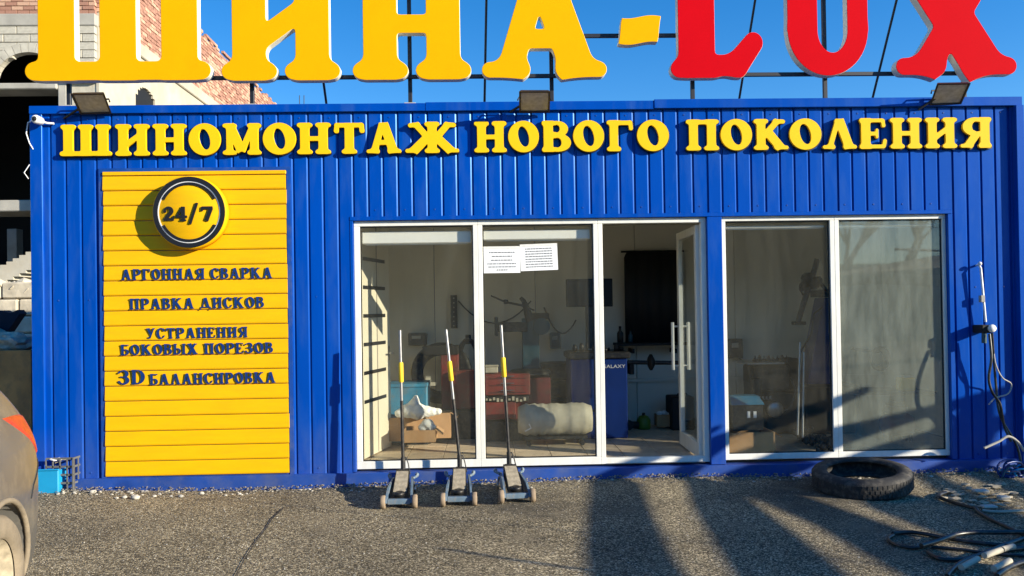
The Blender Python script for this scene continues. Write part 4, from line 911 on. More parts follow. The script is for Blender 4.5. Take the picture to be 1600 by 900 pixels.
part(mb, 'coil', M['hose'], t); part(MB().bbox((p.x-.02, 1.7, p.z+.06), (p.x+.02, 2.29, p.z+.09), .003), 'hook', M['blackm'], t)
t = thing('work_table', 'dusty work table with clutter behind the rightmost pane', 'table', at(1400, 690, 1.3)); ibox(1335, 612, 1478, 618, 1.2, .6, 'top', 'darkmetal', t)
for px in (1340, 1472):
    for Y in (1.25, 1.72): p = at(px, 618, Y); part(MB().box((p.x-.02, Y-.02, FZ), (p.x+.02, Y+.02, p.z)), 'leg', M['blackm'], t)
t = thing('yellow_container', 'small yellow container on the work table behind the rightmost pane', 'container', at(1418, 611, 1.25)); ibox(1408, 590, 1432, 611.5, 1.25, .12, 'body', 'foam_yellow', t, .015); ibox(1413, 587, 1426, 590.5, 1.27, .08, 'lid', 'white', t)
t = thing('red_compressor', 'red machine on the floor low behind the rightmost pane', 'compressor', at(1420, 700, .7)); a, b = at(1390, 700, .7), at(1440, 672, .7)
part(MB().lathe([(0.01, a.x), (.09, a.x+.02), (.11, a.x+.06), (.11, b.x-.06), (.09, b.x-.02), (.01, b.x)], 'X', (0, .85, FZ+.16), 24), 'tank', M['red_m'], t)
for xx in (a.x+.06, b.x-.06): part(MB().bbox((xx-.015, .78, FZ), (xx+.015, .92, FZ+.07), .003), 'foot', M['blackm'], t)
part(MB().bbox((a.x+.05, .78, FZ+.271), (b.x-.08, .92, FZ+.36), .02), 'pump', M['darkmetal'], t)
def item(px, py, Y, w_, h_, m_, lb, name, cat, grp=None, shape='box'):
    p = at(px, py, Y); t = thing(name, lb, cat, (p.x, Y, p.z), group=grp)
    if shape == 'box': part(MB().bbox((p.x-w_/2, Y, p.z), (p.x+w_/2, Y+w_*.7, p.z+h_), .006), 'body', M[m_], t); part(MB().bbox((p.x-w_*.3, Y-.004, p.z+h_*.55), (p.x+w_*.2, Y-.0005, p.z+h_*.8), .001), 'label_plate', M['concrete'], t)
    else:
        part(MB().lathe([(0, 0), (w_/2, 0), (w_/2, h_*.65), (w_*.2, h_*.82), (w_*.2, h_), (0, h_)], 'Z', (p.x, Y+w_/2, p.z), 14), 'body', M[m_], t); part(MB().cyl((p.x, Y+w_/2, p.z+h_), (p.x, Y+w_/2, p.z+h_*1.12), w_*.22, 10), 'cap', M['blackm'], t)
G_ = 'bottles and cans on the dark wall shelf'
for px, w_, h_, m_, lb in ((970, .07, .16, 'darkmetal', 'dark can at the left end of the wall shelf'), (986, .05, .12, 'teal_m', 'short teal can on the wall shelf beside the dark can'), (1068, .06, .14, 'roll', 'beige bottle at the right end of the wall shelf')): item(px, 535, 1.98, w_, h_, m_, lb, 'bottle', 'bottle', G_, 'b')
item(652, 540, 2.15, .20, .14, 'darkmetal', 'dark electrical box on the rear wall above the upright tyre', 'electrical_box', 'box')
item(868, 545, 2.1, .12, .18, 'teal_m', 'small teal control box on the rear wall right of the tyre changer', 'control_box', 'box')
item(1150, 560, 2.1, .16, .22, 'darkmetal', 'dark fuse box on the rear wall behind the pane right of the door', 'fuse_box', 'box')
for k, (px, py) in enumerate(((741, 700), (850, 560), (878, 590))):
    pass
t = thing('wheel_rim_stack', 'stack of dusty grey wheel rims between the tyre changer and the blue cabinet', 'rims', at(872, 640, 1.9)); p = at(872, 640, 1.9)
for k in range(4): part(MB().lathe([(.06, .0), (.17, .01), (.19, 0), (.2, .02), (.18, .06), (.18, .12), (.2, .16), (.19, .18), (.05, .1)], 'Z', (p.x+.012*(k % 2), 2.0, FZ+.19*k), 28), 'rim', M['darkmetal'], t)
t = thing('wall_cables', 'black cables drooping along the rear wall above the machines', 'cable', at(880, 500, 2.27)); 
for (xa, ya, xb, yb3, sag) in ((716, 470, 830, 470, 35), (850, 480, 900, 500, 30), (1130, 520, 1180, 560, 20)):
    q = [at(xa+(xb-xa)*f, ya+(yb3-ya)*f+sag*4*f*(1-f), 2.26) for f in [i/12 for i in range(13)]]; part(MB().tube(q, .008, 6), 'cable', M['hose'], t)
tyre('tyre', tuple(at(1225, 650, 2.05)[:2])+(FZ+.34,), (PI/2-.1, 0, .2), .33, .2, .2, 'dark tyre leaning on the rear wall behind the dark machine', 'tyres inside the shop', False)
tyre('tyre', tuple(at(1440, 650, 2.0)[:2])+(FZ+.12,), (0, 0, 0), .32, .2, .2, 'tyre lying flat at the back right behind the dusty pane', 'tyres inside the shop', False)
tyre('tyre', tuple(at(1441, 650, 2.0)[:2])+(FZ+.33,), (.04, 0, 0), .32, .2, .2, 'tyre stacked on top of the flat one at the back right', 'tyres inside the shop', False)
rb = random.Random(21)
mb = MB()
for k in range(40): p = at(1265+rb.uniform(0, 45), 700, .5); mb.blob((p.x, rb.uniform(.3, 1.0), FZ+rb.uniform(.02, .12)), rb.uniform(.02, .05), 1, .3, rnd=rb, smooth=False)
tag(mb.build('scrap_pile', M['darkmetal']), 'heap of dark scrap and offcuts on the floor below the blue column', 'scrap', kind='stuff')

# ------------------------------------------------------------------ floor jacks
def jack_proto():
    t = thing('floor_jack', 'x', 'floor jack', group='trolley jacks standing in a row before the glass front')
    # local: front (wheels) towards -y, axle at y=0, rear handle end at y = +.5
    for sx in (-1, 1):
        mb = MB(); x0, x1 = sx*.125, sx*.105; out = [(-.03, .045), (-.02, .075), (.10, .13), (.36, .155), (.52, .13), (.54, .06), (.40, .045)]
        sh = lambda y: 1-.28*max(0, min(1, y/.5))
        vs = [(x0*sh(y), y, z) for y, z in out]+[(x1*sh(y), y, z) for y, z in out]; n = len(out)
        mb.add(vs, [tuple(range(n)), tuple(range(2*n-1, n-1, -1))]+[(i, (i+1) % n, n+(i+1) % n, n+i) for i in range(n)]); mb.build('side_plate', M['steel_blue'], t)
        mb = MB(); mb.lathe([(0, -.024), (.018, -.024), (.022, -.02), (.045, -.022), (.05, -.016), (.05, .016), (.045, .022), (.022, .02), (.018, .024), (0, .024)], 'X', (sx*.145, 0, .05), 24); mb.build('front_wheel', M['wheel_tan'], t)
        mb = MB(); mb.lathe([(0, -.012), (.026, -.012), (.03, -.008), (.03, .008), (.026, .012), (0, .012)], 'X', (sx*.11, .50, .03), 16); mb.cyl((sx*.11, .50, .03), (sx*.10, .48, .10), .008, 8); mb.build('caster', M['steel'], t)
        mb = MB(); mb.tube([(sx*.10, .40, .14), (sx*.13, .42, .15), (sx*.135, .46, .15)], .012, 8); mb.blob((sx*.135, .46, .155), .02, 2, .05); mb.build('lug', M['steel_blue'], t)
    MB().cyl((-.12, 0, .05), (.12, 0, .05), .012, 12).build('axle', M['steel'], t)
    MB().bbox((-.105, -.015, .03), (.105, .03, .07), .005).build('front_plate', M['steel_blue'], t)
    mb = MB(); mb.add([(-.075, .02, .07), (.075, .02, .07), (.065, .42, .21), (-.065, .42, .21), (-.075, .02, .045), (.075, .02, .045), (.065, .42, .12), (-.065, .42, .12)], [(0,1,2,3),(7,6,5,4),(0,4,5,1),(1,5,6,2),(2,6,7,3),(3,7,4,0)]); mb.build('lift_arm', M['darkmetal'], t)
    mb = MB(); mb.add([(-.062, .10, .108), (.062, .10, .108), (.057, .38, .204), (-.057, .38, .204), (-.062, .10, .098), (.062, .10, .098), (.057, .38, .19), (-.057, .38, .19)], [(0,1,2,3),(7,6,5,4),(0,4,5,1),(1,5,6,2),(2,6,7,3),(3,7,4,0)]); mb.build('cover_plate', M['dustpad'], t)
    mb = MB(); mb.lathe([(0, .0), (.045, 0), (.05, .012), (.05, .022), (.035, .028), (0, .02)], 'Z', (0, .05, .085), 20); mb.build('saddle', M['darkmetal'], t)
    mb = MB(); mb.bbox((-.045, .40, .09), (.045, .50, .20), .008); mb.cyl((0, .45, .18), (0, .455, .30), .024, 12); mb.tube([(.028, .46, .30), (.05, .45, .25), (.07, .42, .17)], .006, 6); mb.build('pump_block', M['darkmetal'], t)
    return t
J = jack_proto()
jacks = [((623.5, 791), (627, 748), (625, 516), 'left trolley jack of the three, its handle nearly upright'), ((717, 789), (706, 742), (697, 515), 'middle trolley jack of the three, in front of the white mullion'), ((808, 787), (796, 740), (783, 508), 'right trolley jack of the three, turned a little with a leaning handle')]
for i, (fw, hb, ht, lb) in enumerate(jacks):
    t = J if i == 0 else copy_tree(J)
    g0 = gr(*fw); t.location = (g0.x, g0.y, und(g0.x, g0.y)+.002); t.rotation_euler = (0, 0, (.03, .015, .10)[i]); t['label'] = lb; t.scale = (.82, 1, 1)
for i, (fw, hb, ht, lb) in enumerate(jacks):
    t = [J, bpy.data.objects.get('floor_jack.001'), bpy.data.objects.get('floor_jack.002')][i]
    Mw = Matrix.Translation(t.location) @ Matrix.Rotation(t.rotation_euler.z, 4, 'Z') @ Matrix.Diagonal((.82, 1, 1, 1)); inv = Mw.inverted()
    base = Mw @ Vector((0, .45, .27)); top = at(ht[0], ht[1], base.y+.03); top = inv @ top; b0 = Vector((0, .45, .27)); d = top-b0
    h = MB(); h.cyl(b0-d*.04, b0+d*.46, .0165, 14); hd = h.build('handle', M['darkmetal'], t)
    MB().cyl(b0+d*.461, top, .0145, 14).build('upper_tube', M['steel'], hd)
    MB().lathe([(.018, 0), (.024, .008), (.024, .155), (.018, .163)], 'Z', (0, 0, 0), 14, mtx=Matrix.Translation(b0+d*.60) @ d.to_track_quat('Z', 'Y').to_matrix().to_4x4()).build('foam_grip', M['foam_yellow'], hd)

# ------------------------------------------------------------------ tyre on the ground
g0 = gr(1350, 784); 
tyre('loose_tyre', (g0.x+.15, g0.y+.35, .10), (math.radians(5), math.radians(-4), 0), .365, .16, .25, 'worn car tyre lying flat on the asphalt below the right window', None, True, seg=72)

# ------------------------------------------------------------------ stones along the base
rb = random.Random(31)
for (px, py, r, lb) in ((145, 772, .022, 'white stone left of the yellow board near the crate'), (212, 779, .028, 'larger white stone under the yellow board, right one of a pair'), (186, 759, .020, 'white stone leaning against the beam under the yellow board'),
                    (195, 778, .018, 'flat pale stone left of the larger white one'), (283, 775, .018, 'small pale stone under the middle of the yellow board'), (315, 770, .018, 'pale stone right of centre under the yellow board'), (226, 764, .013, 'tiny pale chip close to the beam'), (255, 765, .015, 'pale stone touching the beam below the slats')):
    p = gr(px, py); mb = MB(); mb.blob((0, 0, r*.5), r, 2, .16, (1.25, .9, .75), rnd=rb)
    o = mb.build('stone', M['stone']); o.location = (p.x, p.y, und(p.x, p.y)); o['label'] = lb; o['category'] = 'stone'; o['group'] = 'pale stones along the container base'
mb = MB()
for k in range(140):
    x = rb.choice([rb.uniform(-3.6, -1.0), rb.uniform(-1.0, 4.6)]); y = -abs(rb.gauss(0, .10))-.05; r = rb.uniform(.005, .014)
    mb.blob((x, y, und(x, y)+r*.4), r, 1, .25, (1.3, 1, .7), rnd=rb, smooth=False)
tag(mb.build('pale_rubble', M['stone']), 'small pale chips scattered along the foot of the container', kind='stuff')

# ------------------------------------------------------------------ crates at the left corner
g0 = gr(57, 774); g1 = gr(89, 774)
t = thing('blue_crate', 'bright blue plastic crate against the left corner of the container', 'crate', (g0.x, g0.y, 0)); Wd = g1.x-g0.x+.12; Hc = .20; x0 = g0.x-.12
mb = MB(); y0, y1 = g0.y, g0.y+.28
mb.bbox((x0, y0, .012), (g1.x, y0+.012, Hc), .004); mb.bbox((x0, y1-.012, .012), (g1.x, y1, Hc), .004); mb.bbox((x0, y0+.013, .012), (x0+.012, y1-.013, Hc), .004); mb.bbox((g1.x-.012, y0+.013, .012), (g1.x, y1-.013, Hc), .004); mb.box((x0+.012, y0+.013, .014), (g1.x-.013, y1-.013, .03))
part(mb, 'shell', M['blue_l'], t); part(MB().bbox((x0-.008, y0-.008, Hc), (g1.x+.008, y0+.013, Hc+.012), .003), 'rim', M['blue_l'], t)
t = thing('mesh_basket', 'grey perforated basket full of scraps beside the blue crate', 'basket', (g1.x+.05, g0.y+.15, 0)); mb = MB(); bx0, bx1, by0, by1, bz = g1.x-.12, g1.x+.11, g0.y+.03, g0.y+.34, .29
def slotwall(mb, a, b, z0, z1, n):     # wall with slots
    a, b = Vector(a), Vector(b); d = (b-a); nn = Vector((-d.y, d.x, 0)).normalized()*.008
    def pl(f0, f1, zz0, zz1):
        p, q = a+d*f0, a+d*f1; mb.add([(p.x, p.y, zz0), (q.x, q.y, zz0), (q.x, q.y, zz1), (p.x, p.y, zz1), (p.x+nn.x, p.y+nn.y, zz0), (q.x+nn.x, q.y+nn.y, zz0), (q.x+nn.x, q.y+nn.y, zz1), (p.x+nn.x, p.y+nn.y, zz1)], [(0,1,2,3),(7,6,5,4),(0,4,5,1),(1,5,6,2),(2,6,7,3),(3,7,4,0)])
    for k in range(5): pl(0, 1, z0+(z1-z0)*k/4-.008, z0+(z1-z0)*k/4+.008)
    for k in range(n+1): pl(k/n-.02, k/n+.02, z0+.0081, z1-.0081)
slotwall(mb, (bx1, by0, 0), (bx1+.02, by1, 0), .02, bz, 4); slotwall(mb, (bx0, by0+.01, 0), (bx1, by0+.01, 0), .02, bz, 4); slotwall(mb, (bx0, by1, 0), (bx1, by1, 0), .02, bz, 4); mb.box((bx0, by0+.02, .01), (bx1, by1-.01, .02))
part(mb, 'shell', M['basket'], t)
t2 = thing('scrap_boards', 'white and brown scraps piled in the grey basket', 'scrap', (bx0+.08, by0+.1, .2)); rb = random.Random(6)
for k in range(9):
    mt = Matrix.Translation((bx0+rb.uniform(.02, .2), by0+rb.uniform(.06, .25), bz-.03+rb.uniform(-.03, .03))) @ Matrix.Rotation(rb.uniform(-.5, .5), 4, 'Y') @ Matrix.Rotation(rb.uniform(0, 3), 4, 'Z')
    part(MB().box((-.09, -.02, -.004), (.09, .02, .004), mtx=mt), 'scrap', M[rb.choice(['white', 'card', 'blackm', 'paper', 'dustpad'])], t2)
p, q = gr(97, 772), gr(126, 768); p.z = q.z = .015; tag(MB().tube([p, (p+q)/2+Vector((0, .02, 0)), q], .012, 8).build('bent_strip', M['roll']), 'pale bent strip lying on the ground beside the basket', 'scrap')

# ------------------------------------------------------------------ brown bin with plastic sheets behind the car
t = thing('brown_bin', 'brown wooden bin left of the container holding plastic sheets', 'bin', at(10, 640, .7)); a, b = at(-70, 548, .7), at(49, 548, .7)
for k in range(2):
    x0 = a.x+(b.x-a.x)*k/2; x1 = a.x+(b.x-a.x)*(k+1)/2-.004; part(MB().bbox((x0, .7, .02), (x1, .72, a.z-.01+.004*(k % 2)), .003), 'board', M['bin'], t)
mb = MB(); mb.box((a.x, .721, .02), (a.x+.02, 1.6, a.z)); mb.box((b.x-.02, .721, .02), (b.x, 1.6, a.z)); mb.box((a.x, 1.6, .02), (b.x, 1.62, a.z)); part(mb, 'frame', M['card'], t)
def sheetpile(pts, Y, lb, m_, name, cat):
    rb = random.Random(len(lb)); mb = MB()
    for px, py, r in pts: mb.blob(at(px, py, Y+rb.uniform(0, .3)), r, 3, .16, (1.3, 1, .7), rnd=rb, smooth=False)
    return tag(mb.build(name, M[m_]), lb, cat)
sheetpile([(-40, 535, .25), (5, 538, .16), (20, 535, .14), (38, 542, .12), (30, 540, .13)], .85, 'crumpled grey plastic sheeting heaped in the brown bin', 'film', 'plastic_sheeting', 'plastic')
mb = MB(); P0 = [at(-30, 486, 1.3), at(4, 485, 1.3), at(10, 488, 1.3), at(17, 489, 1.3), at(27, 484, 1.3), at(31, 490, 1.3), at(22, 503, 1.3), at(12, 518, 1.3), at(2, 525, 1.3), at(-30, 530, 1.3)]
mb.add(P0+[p+Vector((0, .12, 0)) for p in P0], [tuple(range(10)), tuple(range(19, 9, -1))]+[(i, (i+1) % 10, 10+(i+1) % 10, 10+i) for i in range(10)]); tag(mb.build('bumper_scrap', M['cloth_dark']), 'dark torn bumper-like panel sticking up out of the brown bin', 'scrap')
t = sheetpile([(46, 534, .045), (50, 536, .04)], 1.0, 'small dark blue bag at the right end of the brown bin', 'cloth_dark', 'blue_bag', 'bag')

# ------------------------------------------------------------------ ruin building on the left
ruin = thing('unfinished_building', 'tall unfinished limestone block and red brick building with open arches behind the container', 'building', (-12, 14, 0))
YF = 10.6; XC = at(152, 80, YF).x        # front face plane and its right corner
XS = XC
def rp(mb, name, m_): return part(mb, name, M[m_], ruin)
zt = at(100, 25, YF).z; zg = at(100, 43, YF).z   # red brick above zt, grey concrete band below
ARX0, ARX1 = at(-6, 120, YF).x, at(104, 120, YF).x; arcz = at(40, 131, YF).z; arct = at(60, 82, YF).z
XWL = -16.0
# backing core (thin wall with arched hole): built of columns
def core(x0, x1, z0, z1): rp(MB().box((x0, YF+.05, z0), (x1, YF+.35, z1)), 'wall_core', 'mortar')
core(XWL, XS-.02, arct+.06, 11.5)
# blocks laid in courses, skipping the arch
bh = (zg-at(100, 131, YF).z)/7.0; bl = .55
acx, ahw = (ARX0+ARX1)/2, (ARX1-ARX0)/2
bmesh_cache = {}
def in_arch(x, z):
    if x < ARX0 or x > ARX1: return False
    t = (x-acx)/ahw; return z < arcz+(arct-arcz)*math.sqrt(max(0, 1-t*t))
blk = MB().bbox((0, 0, 0), (1, .14, 1), .012).mesh('block', M['block'])
z = arcz-.0; r = 0; cnt = 0
while z < zg-.02:
    x = XS; k = 0
    x -= 0
    off = .5*bl*(r % 2)
    xe = XS
    while xe > XWL:
        xs_ = xe-(bl if (xe != XS or not off) else off)
        xa, xb = xs_, xe
        cols = [i for i in range(8)]
        free = [not in_arch(xa+(xb-xa)*(i+.5)/8, z+bh*.5) for i in cols]
        i0 = 0
        while i0 < 8:
            if free[i0]:
                i1 = i0
                while i1 < 8 and free[i1]: i1 += 1
                u0, u1 = xa+(xb-xa)*i0/8, xa+(xb-xa)*i1/8
                if cnt < 280 and u0 > -13.5:
                    o = ob('block', blk, ruin, Vector((u0+.008, YF-.10+random.uniform(-.012, .012), z+.008))-ruin.location); o.scale = (u1-u0-.016, 1, bh-.016); cnt += 1
                i0 = i1
            else: i0 += 1
        xe = xs_
    z += bh; r += 1
for k in range(16):
    t0, t1 = PI*k/16, PI*(k+1)/16-.012; vs = []
    for tt in (t0, (t0+t1)/2, t1):
        for e_ in (-.03, .17): vs += [(acx+(ahw+e_)*math.cos(tt), YF-.125, arcz+(arct-arcz+e_)*math.sin(tt)), (acx+(ahw+e_)*math.cos(tt), YF+.05, arcz+(arct-arcz+e_)*math.sin(tt))]
    rp(MB().add(vs, [(0,2,6,4),(4,6,10,8),(0,4,5,1),(4,8,9,5),(2,3,7,6),(6,7,11,10),(0,1,3,2),(8,10,11,9)]), 'voussoir', 'block')
rp(MB().bbox((XWL, YF-.12, zg), (XS+.02, YF+.3, (zg+zt)/2+.14), .02), 'concrete_band', 'concrete')
# red brick frieze: bricks
zb0 = (zg+zt)/2+.15
def bricks(origin, du, L, z0, z1, nrm, maxn, names='brick', bw=.25, bhh=.088, parent=None, skip=None):
    me1 = MB().box((0, 0, 0), (1, .08, 1)).mesh('brick', M['brick']); me2 = MB().box((0, 0, 0), (1, .08, 1)).mesh('brick', M['brick_pale'])
    rot = math.atan2(du.y, du.x); z = z0; r = 0; out = []
    while z < z1:
        u = -(bw*.5)*(r % 2)
        while u < L:
            a, b = max(u, 0), min(u+bw, L)
            if b-a > .03 and not (skip and skip((a+b)/2, z)): out.append((a, b, z, r))
            u += bw
        z += bhh; r += 1
    return out, me1, me2, rot
lst, m1_, m2_, rot = bricks(None, Vector((1, 0)), XS-(-13.2), zb0, zb0+.6, None, 0)
lst = [q for q in lst]
rb = random.Random(77); joined = MB(); nb = 0
for a, b, z, r in lst:
    if nb < 150 and z < zb0+.42:
        o = ob('brick', m1_ if rb.random() < .6 else m2_, ruin, Vector((-13.2+a+.006, YF-.07+rb.uniform(-.01, .01), z))-ruin.location); o.scale = (b-a-.014, 1, .074); nb += 1
    else: joined.box((-13.2+a+.006, YF-.07, z), (-13.2+b-.008, YF+.0, z+.074), mi=rb.choice([0, 1]))
# side wall facing right (sunlit), runs away from camera at x = XS
YE = 40.0
def topz(y): return at(230, 0, 0).z if False else None
# measured: top edge z at y: 
rp(MB().box((XS-.35, YF+.36, arcz-.3), (XS-.03, YE, 9.7)), 'side_wall', 'mortar')
rp(MB().box((XS-.35, YF+.36, -.2), (XS-.031, YF+8, arcz-.31)), 'side_wall', 'plaster')
side = MB(); red0 = 8.05; yv0, yv1 = YF+.0, 36
z = red0; r = 0; nb = 0
while z < 9.80:
    u = yv0-(.13)*(r % 2)
    while u < yv1:
        zj = rb.uniform(-.006, .006)
        if not (z > 9.66 and rb.random() < .35):
            a, b = max(u, yv0)+.008, u+.26-.008
            side.box((XS-.03, a, z+zj), (XS+.045+rb.uniform(-.012, .012), b, z+.078), mi=1 if rb.random() < .4 else 0)
        u += .26
    z += .092; r += 1
o = rp(side, 'brick_courses', 'brick'); o.data.materials.append(M['brick_pale']); o['kind'] = 'stuff'
o = rp(joined, 'frieze_bricks', 'brick'); o.data.materials.append(M['brick_pale']); o['kind'] = 'stuff'
rp(MB().bbox((XS-.34, YF+.02, 7.72), (XS+.09, YE-3, 8.04), .02), 'ring_beam', 'plaster')
# pale render below the ring beam with arch openings
mb = MB(); archs = [(19.85-6.83, 1.25), (24.2-6.83, 1.2), (30-6.83, 1.2)]
def wallseg(y0, y1, z0, z1): mb.box((XS-.029, y0, z0), (XS+.03, y1, z1))
yprev = YF
for yc, wd in archs:
    wallseg(yprev, yc-wd/2, 2.0, 7.715)
    n = 10; zsp = 6.55
    for k in range(n):
        ya, yb2 = yc-wd/2+wd*k/n, yc-wd/2+wd*(k+1)/n; tt = ((ya+yb2)/2-yc)/(wd/2); zz_ = zsp+.5*math.sqrt(max(0, 1-tt*tt)); wallseg(ya, yb2, zz_, 7.715)
    yprev = yc+wd/2
wallseg(yprev, YE-2, 2.0, 7.715); rp(mb, 'rendered_wall', 'plaster')
for yc, wd in archs: rp(MB().box((XS-.0285, yc-wd/2+.0, 2.0), (XS-.018, yc+wd/2, 7.2)), 'arch_shade_plate', 'blackm')  # thin black plate in each arch stands in for the shade inside
# interior slabs, columns, stair
rp(MB().bbox((XWL, YF-.10, at(40, 141, YF).z), (at(92, 135, YF).x, YF+.5, at(40, 131, YF).z-.005), .02), 'floor_slab', 'concrete')
s1 = at(20, 330, YF+1.5).z
rp(MB().bbox((XWL, YF+.6, s1-.12), (at(60, 330, YF).x, YF+1.6, s1+.13), .02), 'floor_slab', 'concrete')
rp(MB().box((XWL, YF+8, -.2), (XS-.36, YF+8.3, 10)), 'rear_wall', 'blackm')  # inner walls and roof slab coloured black to imitate the unlit interior
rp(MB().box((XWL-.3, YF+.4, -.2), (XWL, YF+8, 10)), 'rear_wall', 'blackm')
rp(MB().bbox((at(92, 150, YF).x, YF-.05, -.2), (at(106, 150, YF).x, YF+.34, arcz+.1), .02), 'column', 'concrete')
rp(MB().box((at(106.5, 150, YF).x, YF+.02, -.2), (XS-.02, YF+.35, arcz+.1)), 'pier', 'block')
x = at(20, 400, YF+4); rp(MB().bbox((x.x-.15, YF+4, s1-2.8), (x.x+.1, YF+4.3, s1-.13), .01), 'column', 'concrete')
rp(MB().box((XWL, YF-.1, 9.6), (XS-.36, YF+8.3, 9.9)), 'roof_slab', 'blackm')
# stair flight
st0 = at(-30, 436, 7.5); st1 = at(60, 390, 7.5); n = 9
for k in range(n):
    f0, f1 = k/n, (k+1)/n; xa, xb = st0.x+(st1.x-st0.x)*f0, st0.x+(st1.x-st0.x)*f1; zz1 = st0.z+(st1.z-st0.z)*f1
    rp(MB().box((xa, 7.5, zz1-.30), (xb+.0, 9.0, zz1+.02)), 'stair_tread', 'plaster')
# rubble stone wall below the stair
rw = thing('limestone_wall', 'sunlit low limestone block wall with rubble heaped on top left of the container', 'wall', (at(20, 500, 5).x, 5, 0)); rb = random.Random(12)
a, b = at(-80, 470, 5), at(75, 470, 5)
part(MB().box((a.x, 5.13, -.2), (b.x, 5.6, at(20, 450, 5).z-.02)), 'wall_core', M['mortar'], rw)
z = .0; r = 0
while z < at(20, 452, 5).z-.1:
    x = a.x-(.25 if r % 2 else 0)
    while x < b.x:
        l = rb.uniform(.42, .58); part(MB().bbox((max(x, a.x), 5-rb.uniform(0, .03), z), (min(x+l-.015, b.x), 5.13, z+.235), .02), 'block', M['rubble'], rw) if x+l > a.x+.05 and min(x+l, b.x)-max(x, a.x) > .08 else None
        x += l
    z += .25; r += 1
mb = MB(); ztop = at(20, 450, 5).z
for k in range(130): mb.blob((rb.uniform(a.x, b.x), rb.uniform(5.0, 5.6), ztop-.06+rb.uniform(0, .14)), rb.uniform(.04, .10), 1, .25, (1.3, 1, .8), rnd=rb, smooth=False)
o = part(mb, 'rubble_heap', M['rubble'], rw); o['kind'] = 'stuff'
# thin antenna rods
p = at(468, 165, 30); t = thing('antenna_rods', 'two thin distant rods just above the roof edge', 'antenna', (p.x, 30, p.z-1))
for px in (468, 475): part(MB().cyl(at(px, 175, 30), at(px, 149, 30), .02, 6), 'rod', M['framemetal'], t)

